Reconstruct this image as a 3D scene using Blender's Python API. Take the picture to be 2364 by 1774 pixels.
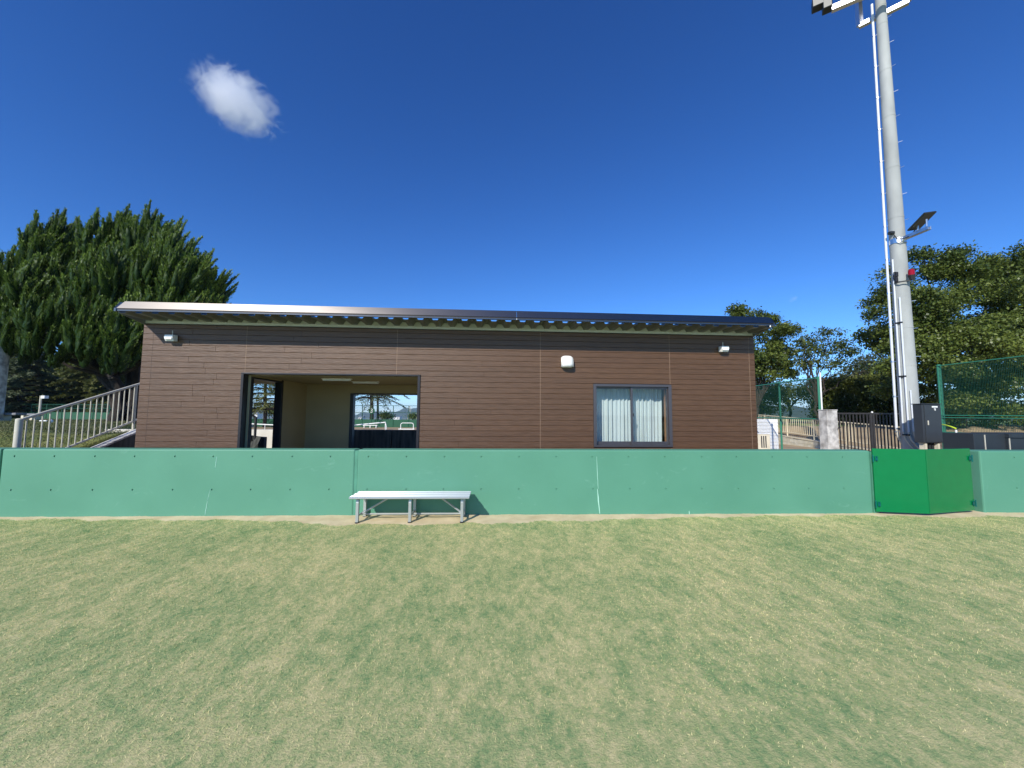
import bpy, bmesh, math, random
import numpy as np
from mathutils import Vector, Matrix
sc = bpy.context.scene
for o in list(bpy.data.objects): bpy.data.objects.remove(o)
COL = sc.collection
rad = math.radians

# ------------------------------------------------------------------ camera
EYE = 1.65; FPX = 888.0; PCX, PCY = 1182.0, 887.0
YAW, PITCH, ROLL = rad(4.03), rad(4.28), rad(0.33)
_fw = Vector((math.sin(YAW)*math.cos(PITCH), math.cos(YAW)*math.cos(PITCH), math.sin(PITCH)))
_r0 = Vector((math.cos(YAW), -math.sin(YAW), 0)); _u0 = _r0.cross(_fw)
_rt = _r0*math.cos(ROLL)+_u0*math.sin(ROLL); _up = _u0*math.cos(ROLL)-_r0*math.sin(ROLL)
cam = bpy.data.cameras.new('camera'); cam_o = bpy.data.objects.new('camera', cam); COL.objects.link(cam_o)
cam.sensor_width = 36; cam.lens = 36*FPX/2364.0; cam.clip_start = .05; cam.clip_end = 20000
cam_o.matrix_world = Matrix(((_rt.x,_up.x,-_fw.x,0),(_rt.y,_up.y,-_fw.y,0),(_rt.z,_up.z,-_fw.z,EYE),(0,0,0,1)))
sc.camera = cam_o

# ------------------------------------------------------------------ sky and sun
SUN = Vector((-.62, -1.0, .76)).normalized()
wd = bpy.data.worlds.new('World'); sc.world = wd; wd.use_nodes = True
nt = wd.node_tree; sky = nt.nodes.new('ShaderNodeTexSky'); sky.sky_type = 'NISHITA'; sky.sun_disc = False
sky.sun_elevation = math.asin(SUN.z); sky.sun_rotation = math.atan2(SUN.x, SUN.y)
sky.air_density = .8; sky.dust_density = 0.0; sky.ozone_density = 4.0; sky.altitude = 50
tint = nt.nodes.new('ShaderNodeMix'); tint.data_type = 'RGBA'; tint.blend_type = 'MULTIPLY'; tint.inputs[0].default_value = 1
tint.inputs[7].default_value = (.37, .74, 1.34, 1)   # one even colour grade over the whole dome: the deep blue of a dry autumn sky
sep = nt.nodes.new('ShaderNodeSeparateColor'); cmb = nt.nodes.new('ShaderNodeCombineColor'); nt.links.new(sky.outputs[0], sep.inputs[0])
for k_, g_ in enumerate((1.5, 1.25, 1.08)):
    pw = nt.nodes.new('ShaderNodeMath'); pw.operation = 'POWER'; pw.inputs[1].default_value = g_; nt.links.new(sep.outputs[k_], pw.inputs[0]); nt.links.new(pw.outputs[0], cmb.inputs[k_])
nt.links.new(cmb.outputs[0], tint.inputs[6]); nt.links.new(tint.outputs[2], nt.nodes['Background'].inputs[0])
nt.nodes['Background'].inputs[1].default_value = .117
sl = bpy.data.lights.new('sun', 'SUN'); sl.energy = 5.0; sl.angle = rad(.53); sl.color = (1, .955, .875)
so = bpy.data.objects.new('sun', sl); COL.objects.link(so)
so.rotation_euler = (-SUN).to_track_quat('-Z', 'Y').to_euler(); so.location = SUN*60
vs = sc.view_settings; vs.view_transform = 'Standard'; vs.look = 'None'; vs.exposure = 0; vs.gamma = 1; vs.use_curve_mapping = False
sc.cycles.max_bounces = 12; sc.cycles.transparent_max_bounces = 24; sc.cycles.volume_bounces = 10

def at(px, py, Y=None, D=None, Z=None, X=None):
    "point of the place seen at a pixel of the photograph, at a known depth, height or plane"
    r = _fw+_rt*((px-PCX)/FPX)-_up*((py-PCY)/FPX); c = Vector((0,0,EYE))
    if D is not None: return c+r*D
    if Y is not None: return c+r*(Y/r.y)
    if X is not None: return c+r*(X/r.x)
    return c+r*((Z-EYE)/r.z)

# ------------------------------------------------------------------ materials
def lin(r, g, b):
    f = lambda v: (v/255/12.92 if v/255 <= .04045 else ((v/255+.055)/1.055)**2.4)
    return (f(r), f(g), f(b))
MATS = {}
def mat(name, col, rough=.6, metal=0., var=.12, scale=6., stretch=(1,1,1), bump=0., bscale=None, bstretch=None, col2=None,
        spec=.5, coat=0., contrast=(.3,.7), detail=6., bdist=.01, rand=0.):
    m = bpy.data.materials.new(name); m.use_nodes = True; t = m.node_tree; N, L = t.nodes, t.links
    b = N['Principled BSDF']; b.inputs['Roughness'].default_value = rough; b.inputs['Metallic'].default_value = metal
    b.inputs['Specular IOR Level'].default_value = spec
    if coat: b.inputs['Coat Weight'].default_value = coat; b.inputs['Coat Roughness'].default_value = .12
    g = N.new('ShaderNodeNewGeometry'); mp = N.new('ShaderNodeMapping'); L.new(g.outputs['Position'], mp.inputs[0])
    mp.inputs['Scale'].default_value = [scale*s for s in stretch]
    nz = N.new('ShaderNodeTexNoise'); nz.inputs['Detail'].default_value = detail; nz.inputs['Scale'].default_value = 1; L.new(mp.outputs[0], nz.inputs['Vector'])
    cr = N.new('ShaderNodeValToRGB'); L.new(nz.outputs[0], cr.inputs[0])
    c1 = tuple(max(0, c*(1-var)) for c in col); c2 = tuple(min(1, c*(1+var)) for c in col) if col2 is None else col2
    if col2 is not None: c1 = col
    e = cr.color_ramp.elements; e[0].position, e[1].position = contrast; e[0].color = (*c1, 1); e[1].color = (*c2, 1)
    out = cr.outputs[0]
    if rand:
        oi = N.new('ShaderNodeObjectInfo'); mr = N.new('ShaderNodeMapRange'); L.new(oi.outputs['Random'], mr.inputs[0])
        mr.inputs[3].default_value = 1-rand; mr.inputs[4].default_value = 1+rand
        hs = N.new('ShaderNodeHueSaturation'); L.new(out, hs.inputs['Color']); L.new(mr.outputs[0], hs.inputs['Value']); out = hs.outputs[0]
    L.new(out, b.inputs['Base Color'])
    if bump:
        m2 = N.new('ShaderNodeMapping'); L.new(g.outputs['Position'], m2.inputs[0]); m2.inputs['Scale'].default_value = [(bscale or scale)*s for s in (bstretch or stretch)]
        n2 = N.new('ShaderNodeTexNoise'); n2.inputs['Scale'].default_value = 1; n2.inputs['Detail'].default_value = 8; n2.inputs['Roughness'].default_value = .62; L.new(m2.outputs[0], n2.inputs['Vector'])
        bp = N.new('ShaderNodeBump'); bp.inputs['Strength'].default_value = bump; bp.inputs['Distance'].default_value = bdist
        L.new(n2.outputs[0], bp.inputs['Height']); L.new(bp.outputs[0], b.inputs['Normal'])
    MATS[name] = m; return m
def leafmat(name, dark, light, rough=.55, trans=.25):
    m = bpy.data.materials.new(name); m.use_nodes = True; t = m.node_tree; N, L = t.nodes, t.links
    b = N['Principled BSDF']; b.inputs['Roughness'].default_value = rough; b.inputs['Specular IOR Level'].default_value = .35
    a = N.new('ShaderNodeAttribute'); a.attribute_name = 'rnd'
    cr = N.new('ShaderNodeValToRGB'); L.new(a.outputs['Fac'], cr.inputs[0]); e = cr.color_ramp.elements
    e[0].color = (*dark, 1); e[1].color = (*light, 1); e[0].position = .1; e[1].position = .95
    L.new(cr.outputs[0], b.inputs['Base Color'])
    tr = N.new('ShaderNodeBsdfTranslucent'); L.new(cr.outputs[0], tr.inputs[0]); mx = N.new('ShaderNodeMixShader'); mx.inputs[0].default_value = trans
    L.new(b.outputs[0], mx.inputs[1]); L.new(tr.outputs[0], mx.inputs[2]); L.new(mx.outputs[0], N['Material Output'].inputs[0])
    MATS[name] = m; return m

siding = mat('siding_brown', lin(82,57,34), rough=.46, col2=lin(97,69,45), scale=1, stretch=(4,4,60), contrast=(.36,.64), bump=.75, bscale=1, bstretch=(5,5,90), bdist=.007, rand=.05, spec=.6)
sealant = mat('sealant_tan', lin(150,125,102), rough=.7)
sealant_dk = mat('sealant_dark', lin(70,55,45), rough=.7)
backing = mat('wall_backing_dark', lin(52,39,28), rough=.9)
fasciam = mat('fascia_coated_metal', (.20,.185,.17), rough=.265, metal=1., var=.05, scale=1.2, stretch=(1,4,4), bump=.04, bscale=1.6)
deckm = mat('roof_deck_metal', lin(128,128,120), rough=.5, metal=.3, var=.1, scale=3)
closm = mat('closure_grey_green', lin(196,200,190), rough=.55, var=.06)
darkmetal = mat('dark_bronze_metal', lin(44,42,44), rough=.42, metal=.3, var=.05)
winmetal = mat('window_grey_metal', lin(98,94,96), rough=.38, metal=.6, var=.05)
beige = mat('interior_beige', lin(176,160,118), rough=.85, var=.05, scale=2)
floorm = mat('concrete_floor', lin(80,78,72), rough=.85, var=.1)
woodm = mat('window_wood', lin(160,110,70), rough=.5, scale=4, stretch=(8,8,1), var=.2)
whitem = mat('white_plastic', lin(243,242,236), rough=.4, var=.03)
offwhite = mat('ivory_paint', lin(222,212,188), rough=.5, var=.08, scale=9)
creamrail = mat('cream_rail', lin(214,200,166), rough=.5, var=.1, scale=9)
greenwall = mat('green_painted_concrete', lin(80,138,112), rough=.62, col2=lin(88,147,121), scale=1.1, detail=9, contrast=(.25,.75), bump=.10, bscale=60, bdist=.004)
_t = greenwall.node_tree; _b = _t.nodes['Principled BSDF']; _src = _b.inputs['Base Color'].links[0].from_socket
_gg = _t.nodes.new('ShaderNodeNewGeometry'); _gm = _t.nodes.new('ShaderNodeMapping'); _gm.inputs['Scale'].default_value = (2.6,2.6,5.5); _t.links.new(_gg.outputs['Position'], _gm.inputs[0])
_gn = _t.nodes.new('ShaderNodeTexNoise'); _gn.inputs['Scale'].default_value = 1.; _gn.inputs['Detail'].default_value = 12; _gn.inputs['Roughness'].default_value = .72; _gn.inputs['Distortion'].default_value = 1.2; _t.links.new(_gm.outputs[0], _gn.inputs['Vector'])
_gr = _t.nodes.new('ShaderNodeMapRange'); _gr.inputs[1].default_value = .60; _gr.inputs[2].default_value = .74; _gr.inputs[3].default_value = 0; _gr.inputs[4].default_value = .38; _t.links.new(_gn.outputs[0], _gr.inputs[0])
_gx = _t.nodes.new('ShaderNodeMix'); _gx.data_type = 'RGBA'; _gx.inputs[7].default_value = (*lin(128,176,156),1); _t.links.new(_gr.outputs[0], _gx.inputs[0]); _t.links.new(_src, _gx.inputs[6]); _t.links.new(_gx.outputs[2], _b.inputs['Base Color'])
greendark = mat('green_filler', lin(78,140,115), rough=.7)
paintcrack = mat('pale_crack_filler', lin(178,224,204), rough=.7)
gategreen = mat('gloss_green_paint', lin(0,118,66), rough=.16, var=.04, spec=.5)
hingem = mat('teal_hinge', lin(10,110,105), rough=.35, metal=.5)
alum = mat('bench_aluminium', (.50,.54,.56), rough=.40, metal=.55, var=.05, scale=3, stretch=(1,14,14))
alumleg = mat('leg_aluminium', (.46,.48,.46), rough=.45, metal=.5, var=.06)
rubber = mat('black_rubber', (.012,.012,.013), rough=.7)
sandm = mat('sand', lin(196,176,136), rough=.95, col2=lin(222,203,163), scale=3.5, detail=10, bump=.5, bscale=30, bdist=.01)
dirt = mat('packed_dirt', lin(140,120,92), rough=.95, col2=lin(176,156,122), scale=.8, detail=10, bump=.4, bscale=14)
polec = mat('spun_concrete', lin(150,153,150), rough=.8, col2=lin(178,181,177), scale=2.2, stretch=(1,1,.5), detail=10, bump=.25, bscale=26, bdist=.004)
galv = mat('galvanised_steel', (.72,.74,.76), rough=.33, metal=1., var=.08, scale=9)
pipem = mat('white_conduit', lin(218,222,226), rough=.3, var=.04)
blackm = mat('black_clamp', (.02,.02,.022), rough=.5)
cabm = mat('charcoal_cabinet', lin(58,62,66), rough=.45, var=.05, metal=.1)
cabm2 = mat('charcoal_storage', lin(46,52,56), rough=.5, var=.08)
redm = mat('red_beacon', lin(150,10,18), rough=.12, var=.02)
fgreen = mat('fence_green', lin(52,128,100), rough=.5, var=.06)
fgreen_d = mat('fence_wire_green', lin(18,76,56), rough=.55, var=.06)
ruggedc = mat('old_concrete', lin(150,146,140), rough=.9, col2=lin(214,210,202), scale=5, detail=12, contrast=(.38,.62), bump=.4, bscale=30)
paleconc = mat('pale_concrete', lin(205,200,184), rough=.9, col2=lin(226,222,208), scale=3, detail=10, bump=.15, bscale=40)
stainshadec = mat('stained_shaded_concrete', lin(46,50,50), rough=.95, col2=lin(92,94,90), scale=2, stretch=(5,5,.6), detail=10)  # dark tone holds painted shade as well as streaky stains
blockm = mat('weathered_block', lin(196,184,150), rough=.9, col2=lin(222,214,190), scale=4, detail=10, rand=.06, bump=.2, bscale=40)
railgrey = mat('rail_grey', lin(206,200,180), rough=.5, metal=0., var=.08)
raildark = mat('rail_dark', lin(40,42,44), rough=.5)
gatedark = mat('gate_dark', lin(66,62,60), rough=.5, metal=.3)
bark = mat('bark', lin(44,37,32), rough=.95, col2=lin(72,63,55), scale=6, stretch=(3,3,.6), detail=10, bump=.6, bscale=14, bstretch=(3,3,.5), bdist=.03)
barkdk = mat('bark_dark', lin(34,29,26), rough=.95, col2=lin(58,51,45), scale=6, stretch=(3,3,.6), bump=.5, bscale=14)
benchgrey = mat('grey_concrete_bench', lin(128,130,134), rough=.8, var=.1)
lime = mat('lime_cover', lin(214,240,60), rough=.5)
windscreen = mat('windscreen_green', lin(38,88,64), rough=.8, var=.1, scale=2)
lowwall = mat('far_green_wall', lin(58,98,84), rough=.75, var=.06)
brownhouse = mat('far_render', lin(226,224,218), rough=.8)
far_roof = mat('far_roof', lin(120,126,136), rough=.7)
hillm = mat('forest_hill', (.022,.040,.020), rough=1, col2=(.045,.066,.030), scale=.02, detail=10, spec=.1)
plainm = mat('far_plain', (.10,.12,.06), rough=1, col2=(.17,.16,.10), scale=.006, detail=10, spec=.1)
lamp_lens = mat('lamp_lens', lin(235,238,238), rough=.2, var=.02)
panelm = mat('flood_panel', lin(52,54,52), rough=.4, metal=.3)
curt = mat('curtain_white', lin(214,224,222), rough=.9, var=.03)
_c = curt.node_tree; _b = _c.nodes['Principled BSDF']; _tr = _c.nodes.new('ShaderNodeBsdfTranslucent'); _tr.inputs[0].default_value = (.7,.74,.73,1)
_mx = _c.nodes.new('ShaderNodeMixShader'); _mx.inputs[0].default_value = .2; _c.links.new(_b.outputs[0], _mx.inputs[1]); _c.links.new(_tr.outputs[0], _mx.inputs[2]); _c.links.new(_mx.outputs[0], _c.nodes['Material Output'].inputs[0])
glass = bpy.data.materials.new('window_glass'); glass.use_nodes = True
_t = glass.node_tree; _N = _t.nodes; _N.remove(_N['Principled BSDF'])
_gt = _N.new('ShaderNodeBsdfTransparent'); _gt.inputs[0].default_value = (.94,.96,.96,1); _gg = _N.new('ShaderNodeBsdfGlossy'); _gg.inputs['Roughness'].default_value = .02
_gf = _N.new('ShaderNodeLayerWeight'); _gf.inputs[0].default_value = .5; _gm = _N.new('ShaderNodeMixShader')
_gp = _N.new('ShaderNodeMath'); _gp.operation = 'POWER'; _gp.inputs[1].default_value = 5; _t.links.new(_gf.outputs['Facing'], _gp.inputs[0])
_ga = _N.new('ShaderNodeMath'); _ga.operation = 'MULTIPLY_ADD'; _ga.inputs[1].default_value = .9; _ga.inputs[2].default_value = .035; _t.links.new(_gp.outputs[0], _ga.inputs[0])
_t.links.new(_ga.outputs[0], _gm.inputs[0]); _t.links.new(_gt.outputs[0], _gm.inputs[1]); _t.links.new(_gg.outputs[0], _gm.inputs[2]); _t.links.new(_gm.outputs[0], _N['Material Output'].inputs[0])

# lawn: the same patch pattern colours the soil sheet and the blades
def lawnmat(name, blades):
    m = bpy.data.materials.new(name); m.use_nodes = True; t = m.node_tree; N, L = t.nodes, t.links
    b = N['Principled BSDF']; b.inputs['Roughness'].default_value = .75; b.inputs['Specular IOR Level'].default_value = .2
    g = N.new('ShaderNodeNewGeometry'); sx = N.new('ShaderNodeSeparateXYZ'); cx = N.new('ShaderNodeCombineXYZ')
    L.new(g.outputs['Position'], sx.inputs[0]); L.new(sx.outputs[0], cx.inputs[0]); L.new(sx.outputs[1], cx.inputs[1])
    def nz(scale, detail, stretch, rot=0, rough=.55):
        mp = N.new('ShaderNodeMapping'); L.new(cx.outputs[0], mp.inputs[0]); mp.inputs['Scale'].default_value = stretch; mp.inputs['Rotation'].default_value = (0,0,rot)
        n = N.new('ShaderNodeTexNoise'); n.inputs['Scale'].default_value = scale; n.inputs['Detail'].default_value = detail; n.inputs['Roughness'].default_value = rough
        L.new(mp.outputs[0], n.inputs['Vector']); return n.outputs[0]
    def mth(op, a, bb):
        n = N.new('ShaderNodeMath'); n.operation = op
        for k, v in enumerate((a, bb)):
            if isinstance(v, (int, float)): n.inputs[k].default_value = v
            else: L.new(v, n.inputs[k])
        return n.outputs[0]
    a = mth('MULTIPLY', nz(.9, 3, (1,.6,1), .35), .40)
    c = mth('MULTIPLY', nz(4.6, 8, (1,.55,1), .35, .70), .72)
    f = mth('MULTIPLY', nz(34, 6, (1,1,1), 0, .75), .95)
    s = mth('ADD', mth('ADD', a, c), mth('ADD', f, mth('MULTIPLY', mth('SUBTRACT', nz(13, 4, (1,.6,1), .3, .6), .5), .55)))
    if blades:
        at_ = N.new('ShaderNodeAttribute'); at_.attribute_name = 'rnd'; s = mth('ADD', s, mth('MULTIPLY', mth('SUBTRACT', at_.outputs['Fac'], .5), .62))
    cr = N.new('ShaderNodeValToRGB'); L.new(s, cr.inputs[0]); e = cr.color_ramp.elements
    mr = N.new('ShaderNodeMapRange'); L.new(s, mr.inputs[0]); mr.inputs[1].default_value = .66; mr.inputs[2].default_value = 1.38; L.new(mr.outputs[0], cr.inputs[0])
    k = 1.14 if not blades else 1.36
    cols = [(0, lin(92,128,80)), (.26, lin(126,150,98)), (.46, lin(158,167,112)), (.70, lin(192,185,132)), (1, lin(214,202,150))]
    e[0].position = 0; e[0].color = (*[k*v for v in cols[0][1]], 1); e[1].position = 1; e[1].color = (*[k*v for v in cols[4][1]], 1)
    for p, q in cols[1:4]: x = e.new(p); x.color = (*[k*v for v in q], 1)
    L.new(cr.outputs[0], b.inputs['Base Color'])
    if not blades:
        bp = N.new('ShaderNodeBump'); bp.inputs['Strength'].default_value = .6; bp.inputs['Distance'].default_value = .02
        L.new(nz(90, 6, (1,1,1), 0, .7), bp.inputs['Height']); L.new(bp.outputs[0], b.inputs['Normal'])
    else:
        tr = N.new('ShaderNodeBsdfTranslucent'); L.new(cr.outputs[0], tr.inputs[0]); mx = N.new('ShaderNodeMixShader'); mx.inputs[0].default_value = .25
        L.new(b.outputs[0], mx.inputs[1]); L.new(tr.outputs[0], mx.inputs[2]); L.new(mx.outputs[0], N['Material Output'].inputs[0])
    MATS[name] = m; return m
lawn_soil = lawnmat('lawn_sheet', False); lawn_blade = lawnmat('lawn_blade', True)
bankgrass = mat('bank_grass', lin(70,88,34), rough=.9, col2=lin(128,128,66), scale=2.6, detail=12, bump=.6, bscale=18, bdist=.05)
parkgrass = mat('park_grass', lin(92,118,54), rough=.9, col2=lin(120,134,72), scale=2, detail=10)

# ------------------------------------------------------------------ mesh helpers
ORG = {}
def origin(p): return ORG.get(p.name, Vector((0,0,0))) if p is not None else None
class MB:
    def __init__(s): s.v = []; s.f = []
    def add(s, vs, fs):
        n = len(s.v); s.v += [tuple(v) for v in vs]; s.f += [tuple(i+n for i in f) for f in fs]; return s
    def box(s, x0, x1, y0, y1, z0, z1):
        return s.add([(x0,y0,z0),(x1,y0,z0),(x1,y1,z0),(x0,y1,z0),(x0,y0,z1),(x1,y0,z1),(x1,y1,z1),(x0,y1,z1)],
                     [(0,3,2,1),(4,5,6,7),(0,1,5,4),(1,2,6,5),(2,3,7,6),(3,0,4,7)])
    def cbox(s, c, size, M=None):
        h = [d/2 for d in size]; vs = []
        for dz in (-1,1):
            for dx, dy in ((-1,-1),(1,-1),(1,1),(-1,1)):
                v = Vector((dx*h[0],dy*h[1],dz*h[2])); vs.append((M @ v if M else v)+Vector(c))
        return s.add(vs, [(0,3,2,1),(4,5,6,7),(0,1,5,4),(1,2,6,5),(2,3,7,6),(3,0,4,7)])
    def tube(s, pts, r, n=8, cap=True, flat=None):
        pts = [Vector(p) for p in pts]; rr = r if isinstance(r, (list, tuple)) else [r]*len(pts)
        rings = []; prev = None
        for i, p in enumerate(pts):
            d = (pts[min(i+1,len(pts)-1)]-pts[max(i-1,0)]).normalized()
            if prev is None:
                a = Vector((0,0,1)) if abs(d.z) < .9 else Vector((1,0,0)); u = d.cross(a).normalized()
            else: u = (prev-d*prev.dot(d)).normalized()
            prev = u; w = d.cross(u)
            rings.append([p+(u*math.cos(2*math.pi*(k+.5)/n)+w*math.sin(2*math.pi*(k+.5)/n)*(flat or 1))*rr[i] for k in range(n)])
        vs = [v for R in rings for v in R]; fs = []
        for i in range(len(pts)-1):
            for k in range(n): fs.append((i*n+k, i*n+(k+1)%n, (i+1)*n+(k+1)%n, (i+1)*n+k))
        if cap: fs.append(tuple(range(n-1,-1,-1))); fs.append(tuple((len(pts)-1)*n+k for k in range(n)))
        return s.add(vs, fs)
    def prism(s, poly, ex):
        "closed polygon of 3D points pushed along a vector"
        n = len(poly); ex = Vector(ex); vs = [Vector(p) for p in poly]+[Vector(p)+ex for p in poly]
        return s.add(vs, [tuple(range(n-1,-1,-1)), tuple(range(n,2*n))]+[(i,(i+1)%n,n+(i+1)%n,n+i) for i in range(n)])
    def ball(s, c, r, nu=10, nv=6, sq=(1,1,1)):
        vs = []; fs = []
        for j in range(nv+1):
            th = math.pi*j/nv
            for i in range(nu): ph = 2*math.pi*i/nu; vs.append((c[0]+r*sq[0]*math.sin(th)*math.cos(ph), c[1]+r*sq[1]*math.sin(th)*math.sin(ph), c[2]+r*sq[2]*math.cos(th)))
        for j in range(nv):
            for i in range(nu): fs.append((j*nu+i,(j+1)*nu+i,(j+1)*nu+(i+1)%nu,j*nu+(i+1)%nu))
        return s.add(vs, fs)
    def build(s, name, m, parent=None, smooth=False, bevel=0, seg=2, fix=True, **tags):
        o0 = origin(parent) if parent is not None else Vector((0,0,0))
        me = bpy.data.meshes.new(name); me.from_pydata([Vector(v)-o0 for v in s.v], [], s.f); me.update()
        if fix:
            bm = bmesh.new(); bm.from_mesh(me); bmesh.ops.recalc_face_normals(bm, faces=bm.faces); bm.to_mesh(me); bm.free()
        me.materials.append(m); o = bpy.data.objects.new(name, me); COL.objects.link(o)
        if smooth: me.polygons.foreach_set('use_smooth', [True]*len(me.polygons)); sm(me)
        if bevel:
            b = o.modifiers.new('bevel', 'BEVEL'); b.width = bevel; b.segments = seg; b.limit_method = 'ANGLE'; b.angle_limit = rad(40)
        if parent is not None: o.parent = parent; ORG[o.name] = o0
        for k, v in tags.items(): o[k] = v
        return o
def sm(me, ang=42):
    try: me.set_sharp_from_angle(angle=rad(ang))
    except Exception: pass
def fastmesh(name, V, Fc, m, parent=None, rnd=None, smooth=False, **tags):
    o0 = origin(parent) if parent is not None else Vector((0,0,0))
    V = np.asarray(V, np.float32)-np.array(o0, np.float32); Fc = np.asarray(Fc, np.int32); k = Fc.shape[1]
    me = bpy.data.meshes.new(name); me.vertices.add(len(V)); me.vertices.foreach_set('co', V.ravel())
    me.loops.add(Fc.size); me.loops.foreach_set('vertex_index', Fc.ravel()); me.polygons.add(len(Fc))
    me.polygons.foreach_set('loop_start', np.arange(0, Fc.size, k, dtype=np.int32)); me.polygons.foreach_set('loop_total', np.full(len(Fc), k, np.int32))
    if rnd is not None:
        a = me.attributes.new('rnd', 'FLOAT', 'POINT'); a.data.foreach_set('value', np.asarray(rnd, np.float32))
    me.update(calc_edges=True)
    if smooth: me.polygons.foreach_set('use_smooth', [True]*len(me.polygons))
    me.materials.append(m); o = bpy.data.objects.new(name, me); COL.objects.link(o)
    if parent is not None: o.parent = parent; ORG[o.name] = o0
    for q, v in tags.items(): o[q] = v
    return o
def thing(name, label, cat, loc=(0,0,0), group=None):
    o = bpy.data.objects.new(name, None); COL.objects.link(o); o.location = loc; o.empty_display_size = .2
    o['label'] = label; o['category'] = cat
    if group: o['group'] = group
    ORG[o.name] = Vector(loc); return o
def piece(name, src, parent, offset=(0,0,0)):
    "another object sharing a piece's mesh"
    o = src.copy(); o.name = name; COL.objects.link(o); o.parent = parent; o.location = Vector(src.location)+Vector(offset)
    ORG[o.name] = origin(parent); return o
def text_mesh(name, body, size, m, M, parent, depth=.004):
    cu = bpy.data.curves.new(name, 'FONT'); cu.body = body; cu.size = size; cu.extrude = depth; cu.align_x = 'CENTER'; cu.align_y = 'CENTER'
    to = bpy.data.objects.new(name, cu); COL.objects.link(to); dg = bpy.context.evaluated_depsgraph_get(); me = bpy.data.meshes.new_from_object(to.evaluated_get(dg))
    bpy.data.objects.remove(to); bpy.data.curves.remove(cu)
    me.transform(Matrix.Translation(-origin(parent)) @ M); me.materials.clear(); me.materials.append(m)
    o = bpy.data.objects.new(name, me); COL.objects.link(o); o.parent = parent; ORG[o.name] = origin(parent); return o
rng = random.Random(7); nr = np.random.default_rng(11)
def smooth01(t): t = max(0., min(1., t)); return t*t*(3-2*t)
# ------------------------------------------------------------------ ground
def sheet(name, xs, ys, zf, m, **tags):
    V = [(x, y, zf(x, y)) for y in ys for x in xs]; n = len(xs)
    F = [(j*n+i, j*n+i+1, (j+1)*n+i+1, (j+1)*n+i) for j in range(len(ys)-1) for i in range(n-1)]
    o = fastmesh(name, V, F, m, smooth=True); o['kind'] = 'structure'
    for k, v in tags.items(): o[k] = v
    return o
wallY = lambda x: 6.345-.0325*x
sheet('lawn', [-60,-20,20,60], [-60,-20,0,6.95], lambda x,y: 0., lawn_soil)
sheet('ground', [-70,-30,0,30,70], [6.3,20,45,72], lambda x,y: -.006 if y > 7 else -.012, dirt)
gx = [-7000,-4000,-2400,-1500,-900,-600,-400,-250,-160,-110,-72,-40,0,40,72,110,160,250,400,600,900,1500,2400,4000,7000]
gy = [-300,-160,-110,-72,-40,0,40,71,110,160,230,320,450,600,900,1400,2000,2800,3800,5200,7000]
sheet('far_plain', gx, gy, lambda x,y: -.05-46*smooth01(max(y-71, abs(x)-110, 0)/520), plainm)
# grassy bank left of the building, with the stair cut into it
def bank_h(x, y):
    t = smooth01((y-7.3)/3.2); h = .42+.74*t
    if y > 23: h *= 1-smooth01((y-23)/9)
    edge = -8.74 if y < 10.6 else -(8.74+(y-10.6)*.72)
    h *= smooth01((edge+.02-x)/.05 if y < 10.4 else (edge-x)/1.6)
    return h-.03+.035*math.sin(x*2.3+y*1.1)*math.sin(y*1.7) if h > .05 else -.05
bx_ = sorted(set([-70,-50,-40,-34,-30]+[-28+.5*i for i in range(36)]+[-9.6+.15*i for i in range(5)]+[-8.85,-8.80,-8.76,-8.735,-8.70,-8.2]))
by_ = [6.95+.3*i for i in range(20)]+[13+1*i for i in range(12)]+[25+1.5*i for i in range(7)]
sheet('grass_bank', bx_, by_, bank_h, bankgrass)
# raised park ground on the right: an earth slope in front, lawn above
def park_sheet(name, ds, ls, m):
    P = []
    for d in ds:
        for l in ls:
            X_, Y_ = l*math.cos(YAW)+d*math.sin(YAW), -l*math.sin(YAW)+d*math.cos(YAW); k = l/d
            h = .98*smooth01((d-16.0)/6.0)*smooth01((l-15.35)/.9)*(1-smooth01((d-55)/12))+.30*smooth01((k-1.02)/.12)*smooth01((d-11.5)/4)*(1-smooth01((d-20)/5))
            P.append((X_, Y_, h-.035+.03*math.sin(l*1.7)*math.sin(d*1.3)))
    n = len(ls); F = [(j*n+i, j*n+i+1, (j+1)*n+i+1, (j+1)*n+i) for j in range(len(ds)-1) for i in range(n-1)]
    fastmesh(name, P, F, m, smooth=True, kind='structure')
ls_ = [8+.6*i for i in range(90)]
park_sheet('earth_slope', [10+.5*i for i in range(28)], ls_, dirt); park_sheet('park_lawn', [23.5+1.2*i for i in range(36)], ls_, parkgrass)
# sandy strip at the foot of the green wall
def strip_w(x):
    ks = [(-9,.12),(-7,.13),(-5,.20),(-3.4,.24),(-2.2,.50),(-1,.52),(.2,.46),(1.6,.34),(3.2,.20),(5,.12),(6.5,.12),(7.4,.26),(8.6,.22),(10,.5),(14,.7)]
    for (a, wa), (b, wb) in zip(ks, ks[1:]):
        if a <= x <= b: return wa+(wb-wa)*smooth01((x-a)/(b-a))
    return .2
sx_ = [-10+.035*i for i in range(690)]; jit = [rng.uniform(-.03,.03) for _ in sx_]; V = []; F = []
for i, x in enumerate(sx_):
    w = strip_w(x)+jit[i]+.04*math.sin(x*5.1)+.03*math.sin(x*11.7+1)
    for j in range(6):
        t = j/5; y = wallY(x)+.30-(w+.30)*t
        V.append((x, y, .004+.012*math.sin(math.pi*min(1,t*1.2))*(.6+.4*math.sin(x*9+j*2))+.004*rng.random() if 0 < j < 5 else (.012 if j == 0 else -.002)))
for i in range(len(sx_)-1):
    for j in range(5): F.append((i*6+j, i*6+j+1, (i+1)*6+j+1, (i+1)*6+j))
fastmesh('sand_strip', V, F, sandm, smooth=True, kind='structure')

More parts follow.
